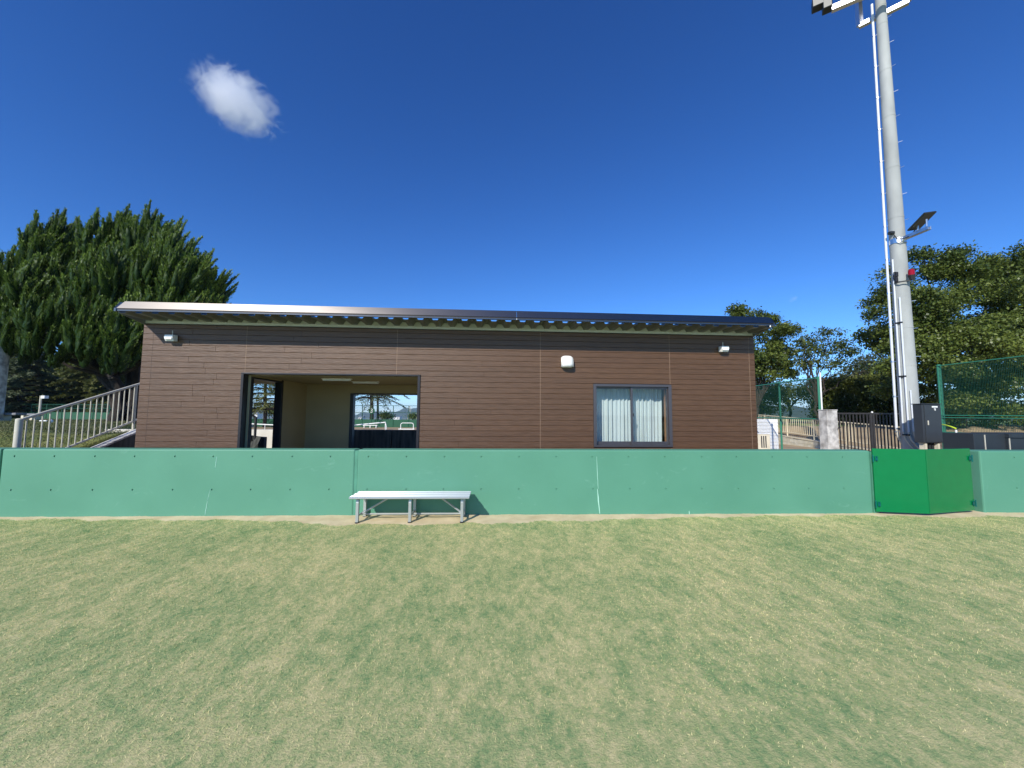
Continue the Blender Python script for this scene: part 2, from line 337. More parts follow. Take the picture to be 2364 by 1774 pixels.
# short turf: blades where the camera stands over the field
def turf():
    n = 430000
    d = nr.uniform(0, 1, n); y = 1.25+(6.62-1.25)*np.sqrt(d*.96+.04*nr.uniform(0,1,n)); x = nr.uniform(-1, 1, n)*(y*1.45+.6)+.07*y
    wy = 6.345-.0325*x; ww = np.array([strip_w(v) for v in np.linspace(-10, 14, 961)])
    sw = np.interp(x, np.linspace(-10, 14, 961), ww)+.04*np.sin(x*5.1)+.03*np.sin(x*11.7+1)
    keep = (y < wy-sw+nr.exponential(.035, n)-.02) & (y < wy-.03); x, y = x[keep], y[keep]; n = len(x)
    h = nr.uniform(.005, .013, n); wdt = nr.uniform(.0010, .0018, n)*(1+y*.10); az = nr.uniform(0, 2*np.pi, n); lean = nr.uniform(.5, 1.40, n)
    dx, dy = np.cos(az), np.sin(az); px, py = -np.sin(az+nr.uniform(-.6,.6,n)), np.cos(az+nr.uniform(-.6,.6,n))
    L = h*1.5; V = np.zeros((n, 3, 3), np.float32)
    V[:,0] = np.stack([x-px*wdt, y-py*wdt, np.full(n, .0)], 1); V[:,1] = np.stack([x+px*wdt, y+py*wdt, np.full(n, .0)], 1)
    V[:,2] = np.stack([x+dx*L*np.sin(lean), y+dy*L*np.sin(lean), L*np.cos(lean)], 1)
    o = fastmesh('turf_grass', V.reshape(-1,3), np.arange(3*n).reshape(-1,3), lawn_blade, rnd=np.repeat(nr.uniform(0,1,n), 3))
    o['kind'] = 'stuff'; o['label'] = 'short green and straw coloured turf blades of the playing field'
turf()

# ------------------------------------------------------------------ green boundary wall
def wn(x, d, z):  # d in front of the wall face
    c, s_ = math.cos(math.atan(.0325)), math.sin(math.atan(.0325)); return Vector((x-s_*d, wallY(x)-c*d, z))
def wall_panel(x0, x1, parent, holes, th=.26, h=1.045):
    mb = MB(); mb.add([wn(x0,0,-.1),wn(x1,0,-.1),wn(x1,-th,-.1),wn(x0,-th,-.1),wn(x0,0,h),wn(x1,0,h),wn(x1,-th,h),wn(x0,-th,h)],
                     [(0,3,2,1),(4,5,6,7),(0,1,5,4),(1,2,6,5),(2,3,7,6),(3,0,4,7)])
    o = mb.build('wall_panel', greenwall, parent, bevel=.022, seg=2)
    ct = MB()
    for (x, z) in holes:
        ct.tube([wn(x,.02,z), wn(x,-.012,z)], .0145, 12)
    if holes:
        c = ct.build('cutter', greenwall, parent); b = o.modifiers.new('holes', 'BOOLEAN'); b.object = c; b.operation = 'DIFFERENCE'; b.solver = 'EXACT'
        dg = bpy.context.evaluated_depsgraph_get(); me = bpy.data.meshes.new_from_object(o.evaluated_get(dg)); o.modifiers.clear(); o.data = me; bpy.data.objects.remove(c)
    return o
gw = thing('boundary_wall', 'long pale green painted concrete wall in front of the brown building', 'wall', wn(-.5,0,0))
hx = [-1.85+.605*k for k in range(-9, 14)]
hole = lambda a, b: [(x+rng.uniform(-.01,.01), z) for x in hx if a+.1 < x < b-.1 for z in (.932, .415)]
wall_panel(-7.475, -2.072, gw, hole(-7.475,-2.072)); wall_panel(-2.030, 6.51, gw, hole(-2.03,6.5))
MB().add([wn(-2.075,-.008,0),wn(-2.027,-.008,0),wn(-2.027,-.24,0),wn(-2.075,-.24,0),wn(-2.075,-.008,1.03),wn(-2.027,-.008,1.03),wn(-2.027,-.24,1.03),wn(-2.075,-.24,1.03)],
         [(0,3,2,1),(4,5,6,7),(0,1,5,4),(1,2,6,5),(2,3,7,6),(3,0,4,7)]).build('joint_filler', greendark, gw)
def crack(x, z0, z1, w, lean=0.):
    n = max(4, int((z1-z0)/.06)); pts = []; r = []
    for i in range(n+1):
        t = i/n; pts.append(wn(x+lean*t+rng.uniform(-.003,.003), .0005, z0+(z1-z0)*t)); r.append(w*(.35+.65*math.sin(math.pi*min(.93, t*.9+.08)))*rng.uniform(.8,1.1))
    MB().tube(pts, r, 6).build('crack_filler', paintcrack, gw)
crack(1.885, .02, .415, .009, -.03); crack(1.865, .42, .94, .0035, -.02); crack(-4.35, .03, .24, .005, .02); crack(-4.33, .25, .40, .003, .03); crack(-4.24, .76, .93, .005, .01); crack(3.37, .0, .06, .006)
gw2 = thing('boundary_wall', 'short stretch of pale green concrete wall right of the bright green gate', 'wall', wn(9.5,0,0))
wall_panel(8.46, 14.5, gw2, [(9.07+.605*k, z) for k in range(6) for z in (.932,.415)], th=.26)
gw3 = thing('boundary_wall', 'sliver of green concrete wall past the left end of the long wall', 'wall', wn(-8.6,0,0))
wall_panel(-12., -7.50, gw3, [])

# ------------------------------------------------------------------ clubhouse
FY = 8.2; BX0, BX1 = -6.912, 6.06; HEAD = 2.425
club = thing('clubhouse', 'long low brown clubhouse with grooved siding, open bay and flat metal roof', 'building', (-.43, FY, 0))
fw_ = MB()
fw_.box(BX0,-4.93,FY+.018,FY+.15,0,3.42).box(-4.93,-1.39,FY+.018,FY+.15,HEAD+.01,3.42).box(-1.39,2.36,FY+.018,FY+.15,0,3.42)
fw_.box(2.36,4.09,FY+.018,FY+.15,2.28,3.42).box(2.36,4.09,FY+.018,FY+.15,0,.92).box(4.09,BX1,FY+.018,FY+.15,0,3.42)
front = fw_.build('front_wall', backing, club)
panels = [(BX0,-6.715),(-6.715,-4.906),(-4.906,-1.859),(-1.859,1.189),(1.189,4.078),(4.078,5.93),(5.93,BX1)]
opens = [(-4.95,-1.372,0,HEAD+.012), (2.345,4.105,.905,2.295)]
def cut(r, o):
    x0,x1,z0,z1 = r; a,b,c,d = o
    if x1 <= a or x0 >= b or z1 <= c or z0 >= d: return [r]
    out = []
    if x0 < a: out.append((x0,a,z0,z1))
    if x1 > b: out.append((b,x1,z0,z1))
    xa, xb = max(x0,a), min(x1,b)
    if z0 < c: out.append((xa,xb,z0,c))
    if z1 > d: out.append((xa,xb,d,z1))
    return out
nb = 0
for k in range(-8, 21):
    z0, z1 = 1.035+.1145*k, 1.035+.1145*(k+1); z1 = min(z1, 3.405)
    if z1-z0 < .02: continue
    for pi, (a, b) in enumerate(panels):
        segs = [(a+.004, b-.004)]
        if pi in (1, 2, 3) and rng.random() < (.85 if pi < 3 else .4):
            s_ = a+(b-a)*rng.uniform(.25,.75); segs = [(a+.004, s_-.0022), (s_+.0022, b-.004)]
        for sa, sb in segs:
            rs = [(sa, sb, z0+.0016, z1-.0016)]
            for o_ in opens: rs = [q for r in rs for q in cut(r, o_)]
            for (xa, xb, za, zb) in rs:
                if xb-xa < .01 or zb-za < .008: continue
                c = min(.004, (zb-za)*.3)
                MB().prism([(xa,FY+.018,za),(xa,FY+.004,za),(xa,FY,za+c),(xa,FY,zb-c),(xa,FY+.004,zb),(xa,FY+.018,zb)], (xb-xa,0,0)).build('siding_board', siding, front); nb += 1
for i, x in enumerate((-6.715,-4.906,-1.859,1.189,4.078,5.93)):
    z0 = 0.; 
    if x in (-4.906,-1.859): z0 = HEAD+.012
    rz = [(z0, 3.40)] if x != 4.078 else [(2.30, 3.40), (0, .90)]
    for a, b in rz: MB().box(x-.0045,x+.0045,FY+.0015,FY+.02,a,b).build('joint_seal', sealant_dk if i == 0 else sealant, front)
MB().box(BX0+.002,BX0+.13,FY+.15,11.05,0,3.42).build('side_wall', siding, club)
MB().box(BX1-.13,BX1-.002,FY+.15,11.05,0,3.42).build('side_wall', siding, club)
bw = MB(); bw.box(-5.0,-3.68,10.91,11.05,0,3.40).box(-3.68,-1.60,10.91,11.05,2.145,3.40).box(-1.60,BX1-.13,10.91,11.05,0,3.40).box(BX0+.13,-5.0,10.91,11.05,2.42,3.40)
bw.build('back_wall', beige, club)
lw = MB(); lw.box(-5.0,-4.87,FY+.15,8.42,0,2.40).box(-5.0,-4.87,8.42,9.60,2.365,2.40).box(-5.0,-4.87,9.60,10.91,0,2.40)
lw.build('room_wall', beige, club)
MB().box(-1.30,-1.18,FY+.15,10.91,0,2.40).build('partition_wall', beige, club)
MB().box(BX0+.13,BX1-.13,FY+.15,10.91,2.40,2.47).build('ceiling', beige, club)
MB().box(BX0+.13,BX1-.13,FY+.15,10.91,.0,.10).build('floor', floorm, club)
# frames of the front bay, the side doorway and the rear opening
fr = MB(); fr.box(-4.965,-1.36,FY-.022,FY+.16,HEAD-.018,HEAD+.016).box(-4.965,-4.915,FY-.018,FY+.16,.1,HEAD-.018).box(-1.415,-1.36,FY-.018,FY+.16,.1,HEAD-.018)
fr.build('bay_frame', darkmetal, club, bevel=.004)
sd = MB(); sd.box(-5.02,-4.862,8.365,8.46,.1,2.37).box(-5.02,-4.862,9.575,9.66,.1,2.40).box(-5.02,-4.862,8.46,9.575,2.335,2.372)
sd.build('door_frame', blackm, club, bevel=.003)
rd = MB(); rd.box(-3.70,-3.615,10.885,11.07,.1,2.16).box(-1.63,-1.57,10.885,11.07,.1,2.16).box(-3.615,-1.63,10.885,11.07,2.13,2.165)
rd.build('opening_frame', blackm, club, bevel=.003)
# roof: folded metal deck, sloping gently back
PIT = .2905; x = -.1276-PIT*23; prof = []
zt, zr = 3.475, 3.566
while x < BX1+.1:
    prof += [(x-.046, zt), (x+.046, zt), (x+.110, zr), (x+PIT-.110, zr)]; x += PIT
prof = [(min(max(px_, BX0-.0), BX1), pz) for px_, pz in prof if BX0-.15 < px_ < BX1+.15]
V = []; F = []; n = len(prof)
for (yy, dz) in ((7.605, 0), (8.2, -.006), (11.3, -.10)):
    V += [(px_, yy, pz+dz) for px_, pz in prof]
for j in range(2):
    F += [(j*n+i, j*n+i+1, (j+1)*n+i+1, (j+1)*n+i) for i in range(n-1)]
mb = MB(); mb.add(V, F); roof = mb.build('roof', deckm, club, fix=False)
s_ = roof.modifiers.new('gauge', 'SOLIDIFY'); s_.thickness = .0025; s_.offset = 1
MB().box(BX0+.02,BX1-.02,FY+.004,FY+.016,3.4065,3.4175).build('shadow_gap', blackm, roof)  # black strip colours in the shade between siding and eave trim
MB().box(BX0+.02,BX1-.02,8.172,8.2+.012,3.418,3.470).build('eave_trim', closm, roof)
xc = -.1276-PIT*23+PIT/2; first = None
while xc < BX1-.12:
    if xc-.1 > BX0:
        if first is None:
            first = MB().prism([(xc-.108,8.186,3.468),(xc+.108,8.186,3.468),(xc+.036,8.186,3.556),(xc-.036,8.186,3.556)], (0,.01,0)).build('closure_plate', closm, roof); fx = xc
        else: piece('closure_plate', first, roof, (xc-fx,0,0))
    xc += PIT
XJ = .62
def fascia_panel(xa, xb, ma, mb_):  # slanted metal panel; ma, mb_ are the mitre shifts of its ends
    prof_ = [(7.568,3.552),(7.556,3.558),(7.602,3.700),(7.70,3.712),(7.70,3.700),(7.610,3.690),(7.575,3.566)]
    A = [(xa+ma*(z-3.55)/.15, y, z) for y, z in prof_]; B = [(xb+mb_*(z-3.55)/.15, y, z) for y, z in prof_]; k = len(prof_)
    MB().add(A+B, [tuple(range(k-1,-1,-1)), tuple(range(k,2*k))]+[(i,(i+1)%k,k+(i+1)%k,k+i) for i in range(k)]).build('fascia_panel', fasciam, roof)
fascia_panel(BX0+.03, XJ-.003, .105, 0); fascia_panel(XJ+.003, BX1-.0, 0, -.105)
MB().box(BX0+.06,BX1-.03,7.566,7.604,3.528,3.552).build('fascia_groove', blackm, roof)
MB().box(BX0+.05,BX1-.02,7.554,7.606,3.504,3.528).build('fascia_channel', fasciam, roof, bevel=.003)
MB().box(XJ-.004,XJ+.004,7.549,7.556,3.505,3.535).build('fascia_clip', whitem, roof)
for xe, sg in ((BX0-.005, 1), (BX1+.005, -1)):
    MB().prism([(xe,7.553,3.500),(xe,7.66,3.500),(xe,11.3,3.40),(xe,11.3,3.60),(xe,7.66,3.700),(xe,7.553,3.558)], (sg*.035,0,0)).build('end_cap', fasciam, roof)
    MB().prism([(xe+sg*.04,7.60,3.545),(xe+sg*.04,7.60,3.478),(xe+sg*.04,8.215,3.375),(xe+sg*.04,8.215,3.545)], (sg*.012,0,0)).build('rake_plate', deckm, roof)
MB().tube([(BX1-.10,7.56,3.475),(BX1-.10,7.56,3.512)], .012, 8).build('drain_nozzle', whitem, roof)
# sliding window
WX0, WX1, WZ0, WZ1 = 2.362, 4.088, .925, 2.278
wf = MB(); wf.box(WX0-.012,WX0+.055,FY-.014,FY+.15,WZ0,WZ1+.01).box(WX1-.055,WX1+.012,FY-.014,FY+.15,WZ0,WZ1+.01).box(WX0+.055,WX1-.055,FY-.014,FY+.15,WZ1-.045,WZ1+.01).box(WX0+.055,WX1-.055,FY-.014,FY+.15,WZ0,WZ0+.04)
window = wf.build('window', winmetal, club, bevel=.003)
xm = 3.222
def sash(x0, x1, y, wl, wr):
    m = MB(); m.box(x0,x0+wl,y,y+.03,WZ0+.042,WZ1-.047).box(x1-wr,x1,y,y+.03,WZ0+.042,WZ1-.047).box(x0+wl,x1-wr,y,y+.03,WZ1-.087,WZ1-.047).box(x0+wl,x1-wr,y,y+.03,WZ0+.042,WZ0+.115)
    m.build('sash', winmetal, window, bevel=.002); MB().box(x0+wl-.004,x1-wr+.004,y+.012,y+.017,WZ0+.11,WZ1-.083).build('pane', glass, window)
sash(WX0+.057, xm+.028, FY+.085, .022, .04); sash(xm-.028, WX1-.057, FY+.035, .045, .022)
MB().box(xm+.018,xm+.036,FY+.022,FY+.035,1.585,1.655).build('latch', blackm, window, bevel=.003)
wr_ = MB(); wr_.box(WX0+.02,WX0+.04,FY+.152,FY+.26,WZ0,WZ1).box(WX1-.04,WX1-.02,FY+.152,FY+.26,WZ0,WZ1).box(WX0+.04,WX1-.04,FY+.152,FY+.26,WZ1-.03,WZ1-.01).box(WX0+.04,WX1-.04,FY+.152,FY+.26,WZ0,WZ0+.02)
wr_.build('window_lining', woodm, window)
def curtain(x0, x1, label, seed):
    r = random.Random(seed); V = []; F = []; nx, nz = 90, 12; ph = [r.uniform(0,6.28) for _ in range(5)]
    for j in range(nz+1):
        z = 2.33-(2.33-.55)*j/nz
        for i in range(nx+1):
            u = x0+(x1-x0)*i/nx; q = u*40+ph[0]
            g = (.016+.016*math.sin(u*9.3+ph[4])**2)*math.sin(q*(.82+.1*math.sin(u*3.1+ph[1]))+1.3*math.sin(u*13+ph[1])+.06*j)+.016*math.sin(u*71+ph[2]+.12*j)+.010*math.sin(u*23+ph[3]-.16*j)
            V.append((u+.008*math.sin(q*1.7+j*.1), FY+.355+g*(.7+.5*j/nz), z))
    for j in range(nz):
        for i in range(nx): F.append((j*(nx+1)+i, j*(nx+1)+i+1, (j+1)*(nx+1)+i+1, (j+1)*(nx+1)+i))
    o = fastmesh('curtain', V, F, curt, smooth=True); o['label'] = label; o['category'] = 'curtain'; o['group'] = 'curtains of the sliding window'
    md = o.modifiers.new('cloth', 'SOLIDIFY'); md.thickness = .0015
curtain(2.30, 3.30, 'white pleated curtain behind the left pane of the sliding window', 3)
curtain(3.33, 4.06, 'white pleated curtain behind the right pane of the sliding window', 9)
# ------------------------------------------------------------------ fixtures on the clubhouse
def wall_lamp(px_, py_, label, tw):
    p = at(px_, py_, Y=FY); t = thing('wall_lamp', label, 'lamp', (p.x, FY, p.z), 'lamps under the eaves')
    w, h, d = .165, .135, .14
    M = Matrix.Rotation(tw, 4, 'Z')
    MB().cbox((p.x,FY-.008,p.z), (.10,.016,.10)).build('back_plate', whitem, t, bevel=.004)
    MB().prism([(p.x-w/2,FY-.016,p.z+.07),(p.x-w/2,FY-d,p.z+.062),(p.x-w/2,FY-d-.012,p.z+.005),(p.x-w/2,FY-d+.03,p.z-.065),(p.x-w/2,FY-.016,p.z-.055)], (w,0,0)).build('lamp_body', whitem, t, bevel=.008)
    MB().box(p.x-w/2+.015,p.x+w/2-.015,FY-d-.016,FY-d-.004,p.z-.035,p.z+.02).build('lens', lamp_lens, t, bevel=.004)
    MB().tube([(p.x,FY-.05,p.z+.06),(p.x,FY-.05,p.z+.165)], .008, 8).build('stem', railgrey, t)
wall_lamp(402, 783, 'white box lamp under the eaves near the left end of the facade', .1)
wall_lamp(1666, 808, 'white box lamp under the eaves near the right end of the facade', -.1)
p = Vector((1.765, FY, 2.765)); vh = thing('vent_hood', 'white rounded vent hood on the brown siding left of the window', 'vent', p)
V = []; F = []; n = 14
for j in range(9):
    a = math.pi/2*j/8
    for i in range(n+1):
        u = -1+2*i/n; w = .122
        yy = FY-.155*(1-.28*abs(u)**3)*(math.cos(a)**.55 if j < 8 else .0)
        zz = p.z-.125+(.125+.125*(1-.25*abs(u)**4))*(math.sin(a)**.75)
        V.append((p.x+u*w*(1-.03*math.sin(a)), yy, zz))
for j in range(8):
    for i in range(n): F.append((j*(n+1)+i, j*(n+1)+i+1, (j+1)*(n+1)+i+1, (j+1)*(n+1)+i))
hd = MB(); hd.add(V, F)
for sg in (0, n):
    ring = [V[j*(n+1)+sg] for j in range(9)]; hd.add(ring+[(ring[0][0], FY, p.z-.125)], [tuple(range(10))])
ho = hd.build('hood', whitem, vh, smooth=True); ho.modifiers.new('shell', 'SOLIDIFY').thickness = .004
MB().box(p.x-.11,p.x+.11,FY-.012,FY,p.z-.13,p.z+.10).build('flange', whitem, vh)
for i in range(4): MB().box(p.x-.10,p.x+.10,FY-.12+.028*i,FY-.10+.028*i,p.z-.122,p.z-.118).build('louvre', whitem, vh)
for i, (cx_, cy_) in enumerate(((-2.95, 9.75), (-3.35, 8.95))):
    t = thing('ceiling_light', ['white strip light on the bay ceiling near the back wall', 'white strip light on the bay ceiling near the front'][i], 'light', (cx_,cy_,2.40), 'ceiling lights of the open bay')
    MB().box(cx_-.33,cx_+.33,cy_-.045,cy_+.045,2.385,2.40).build('base_plate', whitem, t); MB().box(cx_-.31,cx_+.31,cy_-.032,cy_+.032,2.35,2.385).build('diffuser', lamp_lens, t, bevel=.012)
# ------------------------------------------------------------------ bench
bench = thing('bench', 'silver aluminium slatted bench standing against the green wall', 'bench', wn(-1.08,.28,0))
def wpoly(pts, x0, x1): return [wn(x0, d, z) for d, z in pts], wn(x1,0,0)-wn(x0,0,0)
BA, BB = -1.955, -.200
for d0 in (.505, .356, .207):
    w = .122; t = .403; pr = [(d0-.012,t-.034),(d0,t-.024),(d0,t-.008),(d0-.008,t)]
    for k in range(3): q = d0-.030-k*.034; pr += [(q,t),(q-.004,t-.009),(q-.010,t-.009),(q-.014,t)]
    pr += [(d0-w+.006,t),(d0-w,t-.008),(d0-w,t-.028),(d0-w+.008,t-.034)]
    poly, ex = wpoly(pr, BA, BB); MB().prism(poly, ex).build('slat', alum, bench)
LX = (-1.862, -1.086, -.311)
for x in LX:
    MB().tube([wn(x,.400,.015),wn(x,.400,.30),wn(x,.394,.335),wn(x,.375,.358),wn(x,.34,.366)], .0335, 4, flat=.9).build('leg', alumleg, bench, bevel=.004)
    MB().tube([wn(x,.065,.015),wn(x,.065,.30),wn(x,.071,.335),wn(x,.09,.358),wn(x,.125,.366)], .0335, 4, flat=.9).build('leg', alumleg, bench, bevel=.004)
    MB().tube([wn(x,.34,.352),wn(x,.125,.352)], .024, 4).build('seat_bearer', alumleg, bench)
    MB().tube([wn(x,.39,.10),wn(x,.075,.10)], .014, 8).build('cross_rail', alumleg, bench)
    for d in (.400,.065): MB().tube([wn(x,d,-.01),wn(x,d,.018)], .032, 8).build('foot', rubber, bench)
MB().tube([wn(LX[0],.22,.088),wn(LX[2],.22,.088)], .0145, 8).build('stretcher', alumleg, bench, smooth=True)
for xa, xb in ((LX[0]+.02, -1.40), (LX[2]-.02, -.70)):
    MB().tube([wn(xa,.22,.10),wn(xa+(xb-xa)*.2,.22,.155),wn(xb,.22,.365)], [.017,.0145,.0145], 8).build('brace', alumleg, bench, smooth=True)

# ------------------------------------------------------------------ green double gate, ajar
gate = thing('field_gate', 'glossy bright green double gate in the gap of the pale green wall', 'gate', (7.3,6.0,0))
A, B_, C_ = Vector((6.515,6.090,0)), Vector((7.262,5.915,0)), Vector((8.30,6.085,0))
def leaf(a, b, z0, z1, th=.03):
    d = (b-a); nn = Vector((-d.y, d.x, 0)).normalized()
    if nn.y < 0: nn = -nn
    pts = [a+Vector((0,0,z0)), b+Vector((0,0,z0)), b+Vector((0,0,z1)), a+Vector((0,0,z1))]
    return MB().prism(pts, nn*th).build('gate_leaf', gategreen, gate, bevel=.004)
l1 = leaf(A, B_+Vector((-.004,0,0)), .045, 1.085); l2 = leaf(B_+Vector((.006,-.0,0)), C_, .045, 1.085)
for lf, hp, inn in ((l1, A, 1), (l2, C_, -1)):
    for z in (.92, .17):
        d = ((B_-hp).normalized())*.05
        q = MB(); q.cbox(hp+d*.75+Vector((0,-.014,z)), (.04,.008,.075), Matrix.Rotation(math.atan2((B_-hp).y,(B_-hp).x), 4, 'Z')); q.tube([hp+Vector((-.012*inn,-.012,z-.06)),hp+Vector((-.012*inn,-.012,z+.06))], .010, 8)
        q.build('hinge', hingem, lf, bevel=.003)
        for k in (-.028, .028): MB().tube([hp+d*.75+Vector((0,-.018,z+k)),hp+d*.75+Vector((0,-.03,z+k))], .009, 6).build('bolt', hingem, lf)
MB().box(6.513,6.60,6.125,6.165,.0,1.03).build('hinge_post', greendark, gate)

# ------------------------------------------------------------------ floodlight pole
PX, PY = 11.28, 9.49; Pb = Vector((PX,PY,0)); cdir = Vector((-PX,-PY,0)).normalized(); ldir = Vector((cdir.y,-cdir.x,0))
prad = lambda z: .215-.0074*z
pole = thing('floodlight_pole', 'tall tapering grey concrete floodlight pole rising behind the green gate', 'pole', Pb)
MB().tube([Pb+Vector((0,0,z)) for z in [-.2]+[.6*i for i in range(25)]], [prad(z) for z in [-.2]+[.6*i for i in range(25)]], 32).build('shaft', polec, pole, smooth=True)
def zpole(py): 
    r = _fw+_rt*((2103-(1000-py)*.0625-PCX)/FPX)-_up*((py-PCY)/FPX); return EYE+r.z*(math.hypot(PX,PY)/math.hypot(r.x,r.y))
def onpole(z, ang, off): # ang measured from the camera-facing side, positive to the left in the picture
    v = cdir*math.cos(ang)+ldir*math.sin(ang); return Pb+Vector((0,0,z))+v*(prad(z)+off)
for y in (12, 55, 162, 270, 388, 504, 758, 845):
    z = zpole(y); MB().tube([Pb+Vector((0,0,z-.02)),Pb+Vector((0,0,z+.02))], prad(z)+.005, 28).build('band', polec, pole, smooth=True)
def conduit(ang, off, r, z0, z1, m, bend):
    zs = [z0+(z1-z0)*i/14 for i in range(15)]; pts = [onpole(z, ang, off) for z in zs]
    q = pts[0]; side = -ldir*bend+cdir*.05
    low = [q+side*1.0+Vector((0,0,-.75)), q+side*.72+Vector((0,0,-.62)), q+side*.32+Vector((0,0,-.40)), q+side*.08+Vector((0,0,-.2))]
    MB().tube(low+[pts[0]], r*1.05, 10).build('flexible_conduit', railgrey, pole, smooth=True)
    MB().tube(pts, r, 10).build('conduit', m, pole, smooth=True); return pts
conduit(1.42, .065, .030, 1.28, 13.6, pipem, .30)
conduit(.66, .025, .020, 1.22, zpole(600), pipem, .42)
conduit(.18, .025, .020, 1.20, zpole(690), pipem, .50)
conduit(-.20, .025, .017, 1.22, 2.3, pipem, .45)
for i in range(13):
    z = 1.2+.95*i; a0 = onpole(z,1.42,.065); a1 = onpole(z,1.25,-.01)
    MB().tube([a1,a0], .010, 6).build('standoff', galv, pole); MB().tube([a0+Vector((0,0,-.02)),a0+Vector((0,0,.02))], .036, 10).build('pipe_clip', galv, pole)
for py_ in (1004, 870, 747):
    z = zpole(py_)
    for ang in (.62,.40,.16): MB().cbox(onpole(z,ang,.035), (.042,.042,.04)).build('saddle_clamp', blackm, pole, bevel=.006)
for i in range(14):
    z = 3.2+.75*i; s1 = onpole(z,-1.5+.2*(i%2),-.02); s2 = onpole(z,-1.5+.2*(i%2),.09); MB().tube([s1,s2], .007, 6).build('step_bolt', galv, pole)
# side spotlight on its arm
za = zpole(560); tip = at(2146,530,Z=za); root = onpole(za,-.9,-.02); ad = (tip-root); ad.z = 0; adn = ad.normalized(); an = Vector((-adn.y,adn.x,0))
mb = MB(); mb.prism([root-an*.05,root+an*.05,tip+an*.05,tip-an*.05], (0,0,.012)); mb.prism([root-an*.05,root-an*.042,tip-an*.042,tip-an*.05], (0,0,.09)); mb.prism([root+an*.05,root+an*.042,tip+an*.042,tip+an*.05], (0,0,.09))
arm = mb.build('spotlight_arm', galv, pole)
MB().tube([Pb+Vector((0,0,za-.05)),Pb+Vector((0,0,za+.09))], prad(za)+.012, 28).build('arm_band', galv, pole, smooth=True)
pc = root+ad*.74+Vector((0,0,.30)); Mr = Matrix(((adn.x,an.x,0),(adn.y,an.y,0),(0,0,1))).to_4x4() @ Matrix.Rotation(-.55, 4, 'Y') @ Matrix.Rotation(.25, 4, 'X')
MB().cbox(pc, (.50,.40,.045), Mr).build('spotlight_head', panelm, arm, bevel=.008)
for q in (.58, .92): 
    b0 = root+ad*q; MB().tube([b0+Vector((0,0,.01)), b0+Vector((0,0,.24+.16*(q-.58)))], .022, 6).build('spotlight_bracket', galv, arm)
MB().tube([onpole(za+.18,.3,.03), onpole(za+.02,.0,.10), onpole(za-.02,-.3,.14), root+ad*.3+Vector((0,0,.04)), root+ad*.5+Vector((0,0,.16))], .013, 6).build('cable', blackm, pole)
MB().cbox(onpole(zpole(540),.5,.06), (.12,.10,.07)).build('junction_box', panelm, pole, bevel=.008)
# red beacon
zb = zpole(650); bp_ = onpole(zb,-.75,.14)
MB().tube([bp_+Vector((0,0,.06)),bp_+Vector((0,0,.20)),bp_+Vector((0,0,.225))], [.068,.066,.035], 16).build('beacon_lens', redm, pole, smooth=True)
MB().tube([bp_+Vector((0,0,-.06)),bp_+Vector((0,0,.06))], [.045,.078], 14).build('beacon_base', blackm, pole)
MB().tube([onpole(zb-.06,.5,.05),onpole(zb-.075,.0,.10),onpole(zb-.07,-.75,.14)], .018, 6).build('beacon_arm', blackm, pole)
for a_, dz in ((.45,.1),(.32,.02),(.40,.22),(.28,.16)): MB().cbox(onpole(zb+dz,a_,.05), (.06,.05,.13 if dz < .2 else .03)).build('beacon_clamp', blackm, pole, bevel=.006)
# crossarms and floodlights at the head
def beam(a, b, r, nm, m, par): return MB().tube([a,b], r, 4).build(nm, m, par)
zt_ = 13.3; e1, e2 = at(1985,60,Z=zt_), at(2096,5,Z=zt_); dd = (e2-e1).normalized()
ca = beam(e1-dd*.02, e2+dd*.02, .085, 'crossarm', galv, pole)
for e in (e1, e2): beam(e, e+Vector((.0,.0,.85)), .085, 'upright', galv, ca)
f1, f2 = at(1920,22,Z=zt_+.2), at(1990,-8,Z=zt_+.2); fd = (f2-f1).normalized()
cb = beam(f1, f2+fd*1.6, .10, 'crossarm', galv, pole)
MB().cbox(f1-fd*.10+Vector((0,0,.17)), (.22,.26,.30), Matrix.Rotation(math.atan2(fd.y,fd.x), 4, 'Z')).build('floodlight', panelm, pole, bevel=.02)
MB().cbox(f1-fd*.30+Vector((0,0,.34)), (.30,.26,.26), Matrix.Rotation(math.atan2(fd.y,fd.x), 4, 'Z')).build('floodlight', panelm, pole, bevel=.02)
for q in range(3):
    c_ = e1+dd*(.15+.35*q)+Vector((0,0,1.1)); MB().cbox(c_, (.34,.34,.40)).build('floodlight', panelm, pole, bevel=.03)
# ------------------------------------------------------------------ control cabinet and neighbours
cf = 8.6; c0, c1 = 10.545, 11.04; zt1 = at(2126,934,Y=cf).z; zt0 = at(2132,1023,Y=cf).z
cab = thing('control_cabinet', 'charcoal metal control cabinet with small white labels beside the concrete pole', 'cabinet', (10.8,8.7,0))
body = MB().box(c0,c1,cf,cf+.20,zt0,zt1).build('body', cabm, cab, bevel=.006)
MB().box(c0-.015,c1+.015,cf-.02,cf+.22,zt1+.002,zt1+.022).build('rain_lid', cabm, cab, bevel=.004)
MB().box(c0+.055,c1-.012,cf-.014,cf-.002,zt0+.02,zt1-.015).build('door', cabm, cab, bevel=.004)
MB().box(c0+.25,c0+.40,cf-.018,cf-.0145,zt1-.075,zt1-.04).build('label_plate', whitem, cab); MB().box(c0+.30,c0+.35,cf-.018,cf-.0145,zt1-.115,zt1-.098).build('label_plate', whitem, cab); MB().box(c0+.315,c0+.347,cf-.018,cf-.0145,zt1-.145,zt1-.123).build('label_plate', whitem, cab)
MB().box(c0+.105,c0+.125,cf-.034,cf-.015,zt1-.50,zt1-.39).build('handle', railgrey, cab, bevel=.004)
for xx in (c0+.06, c1-.10): MB().box(xx,xx+.05,cf+.03,cf+.16,-.02,zt0-.002).build('stand_leg', offwhite, cab)
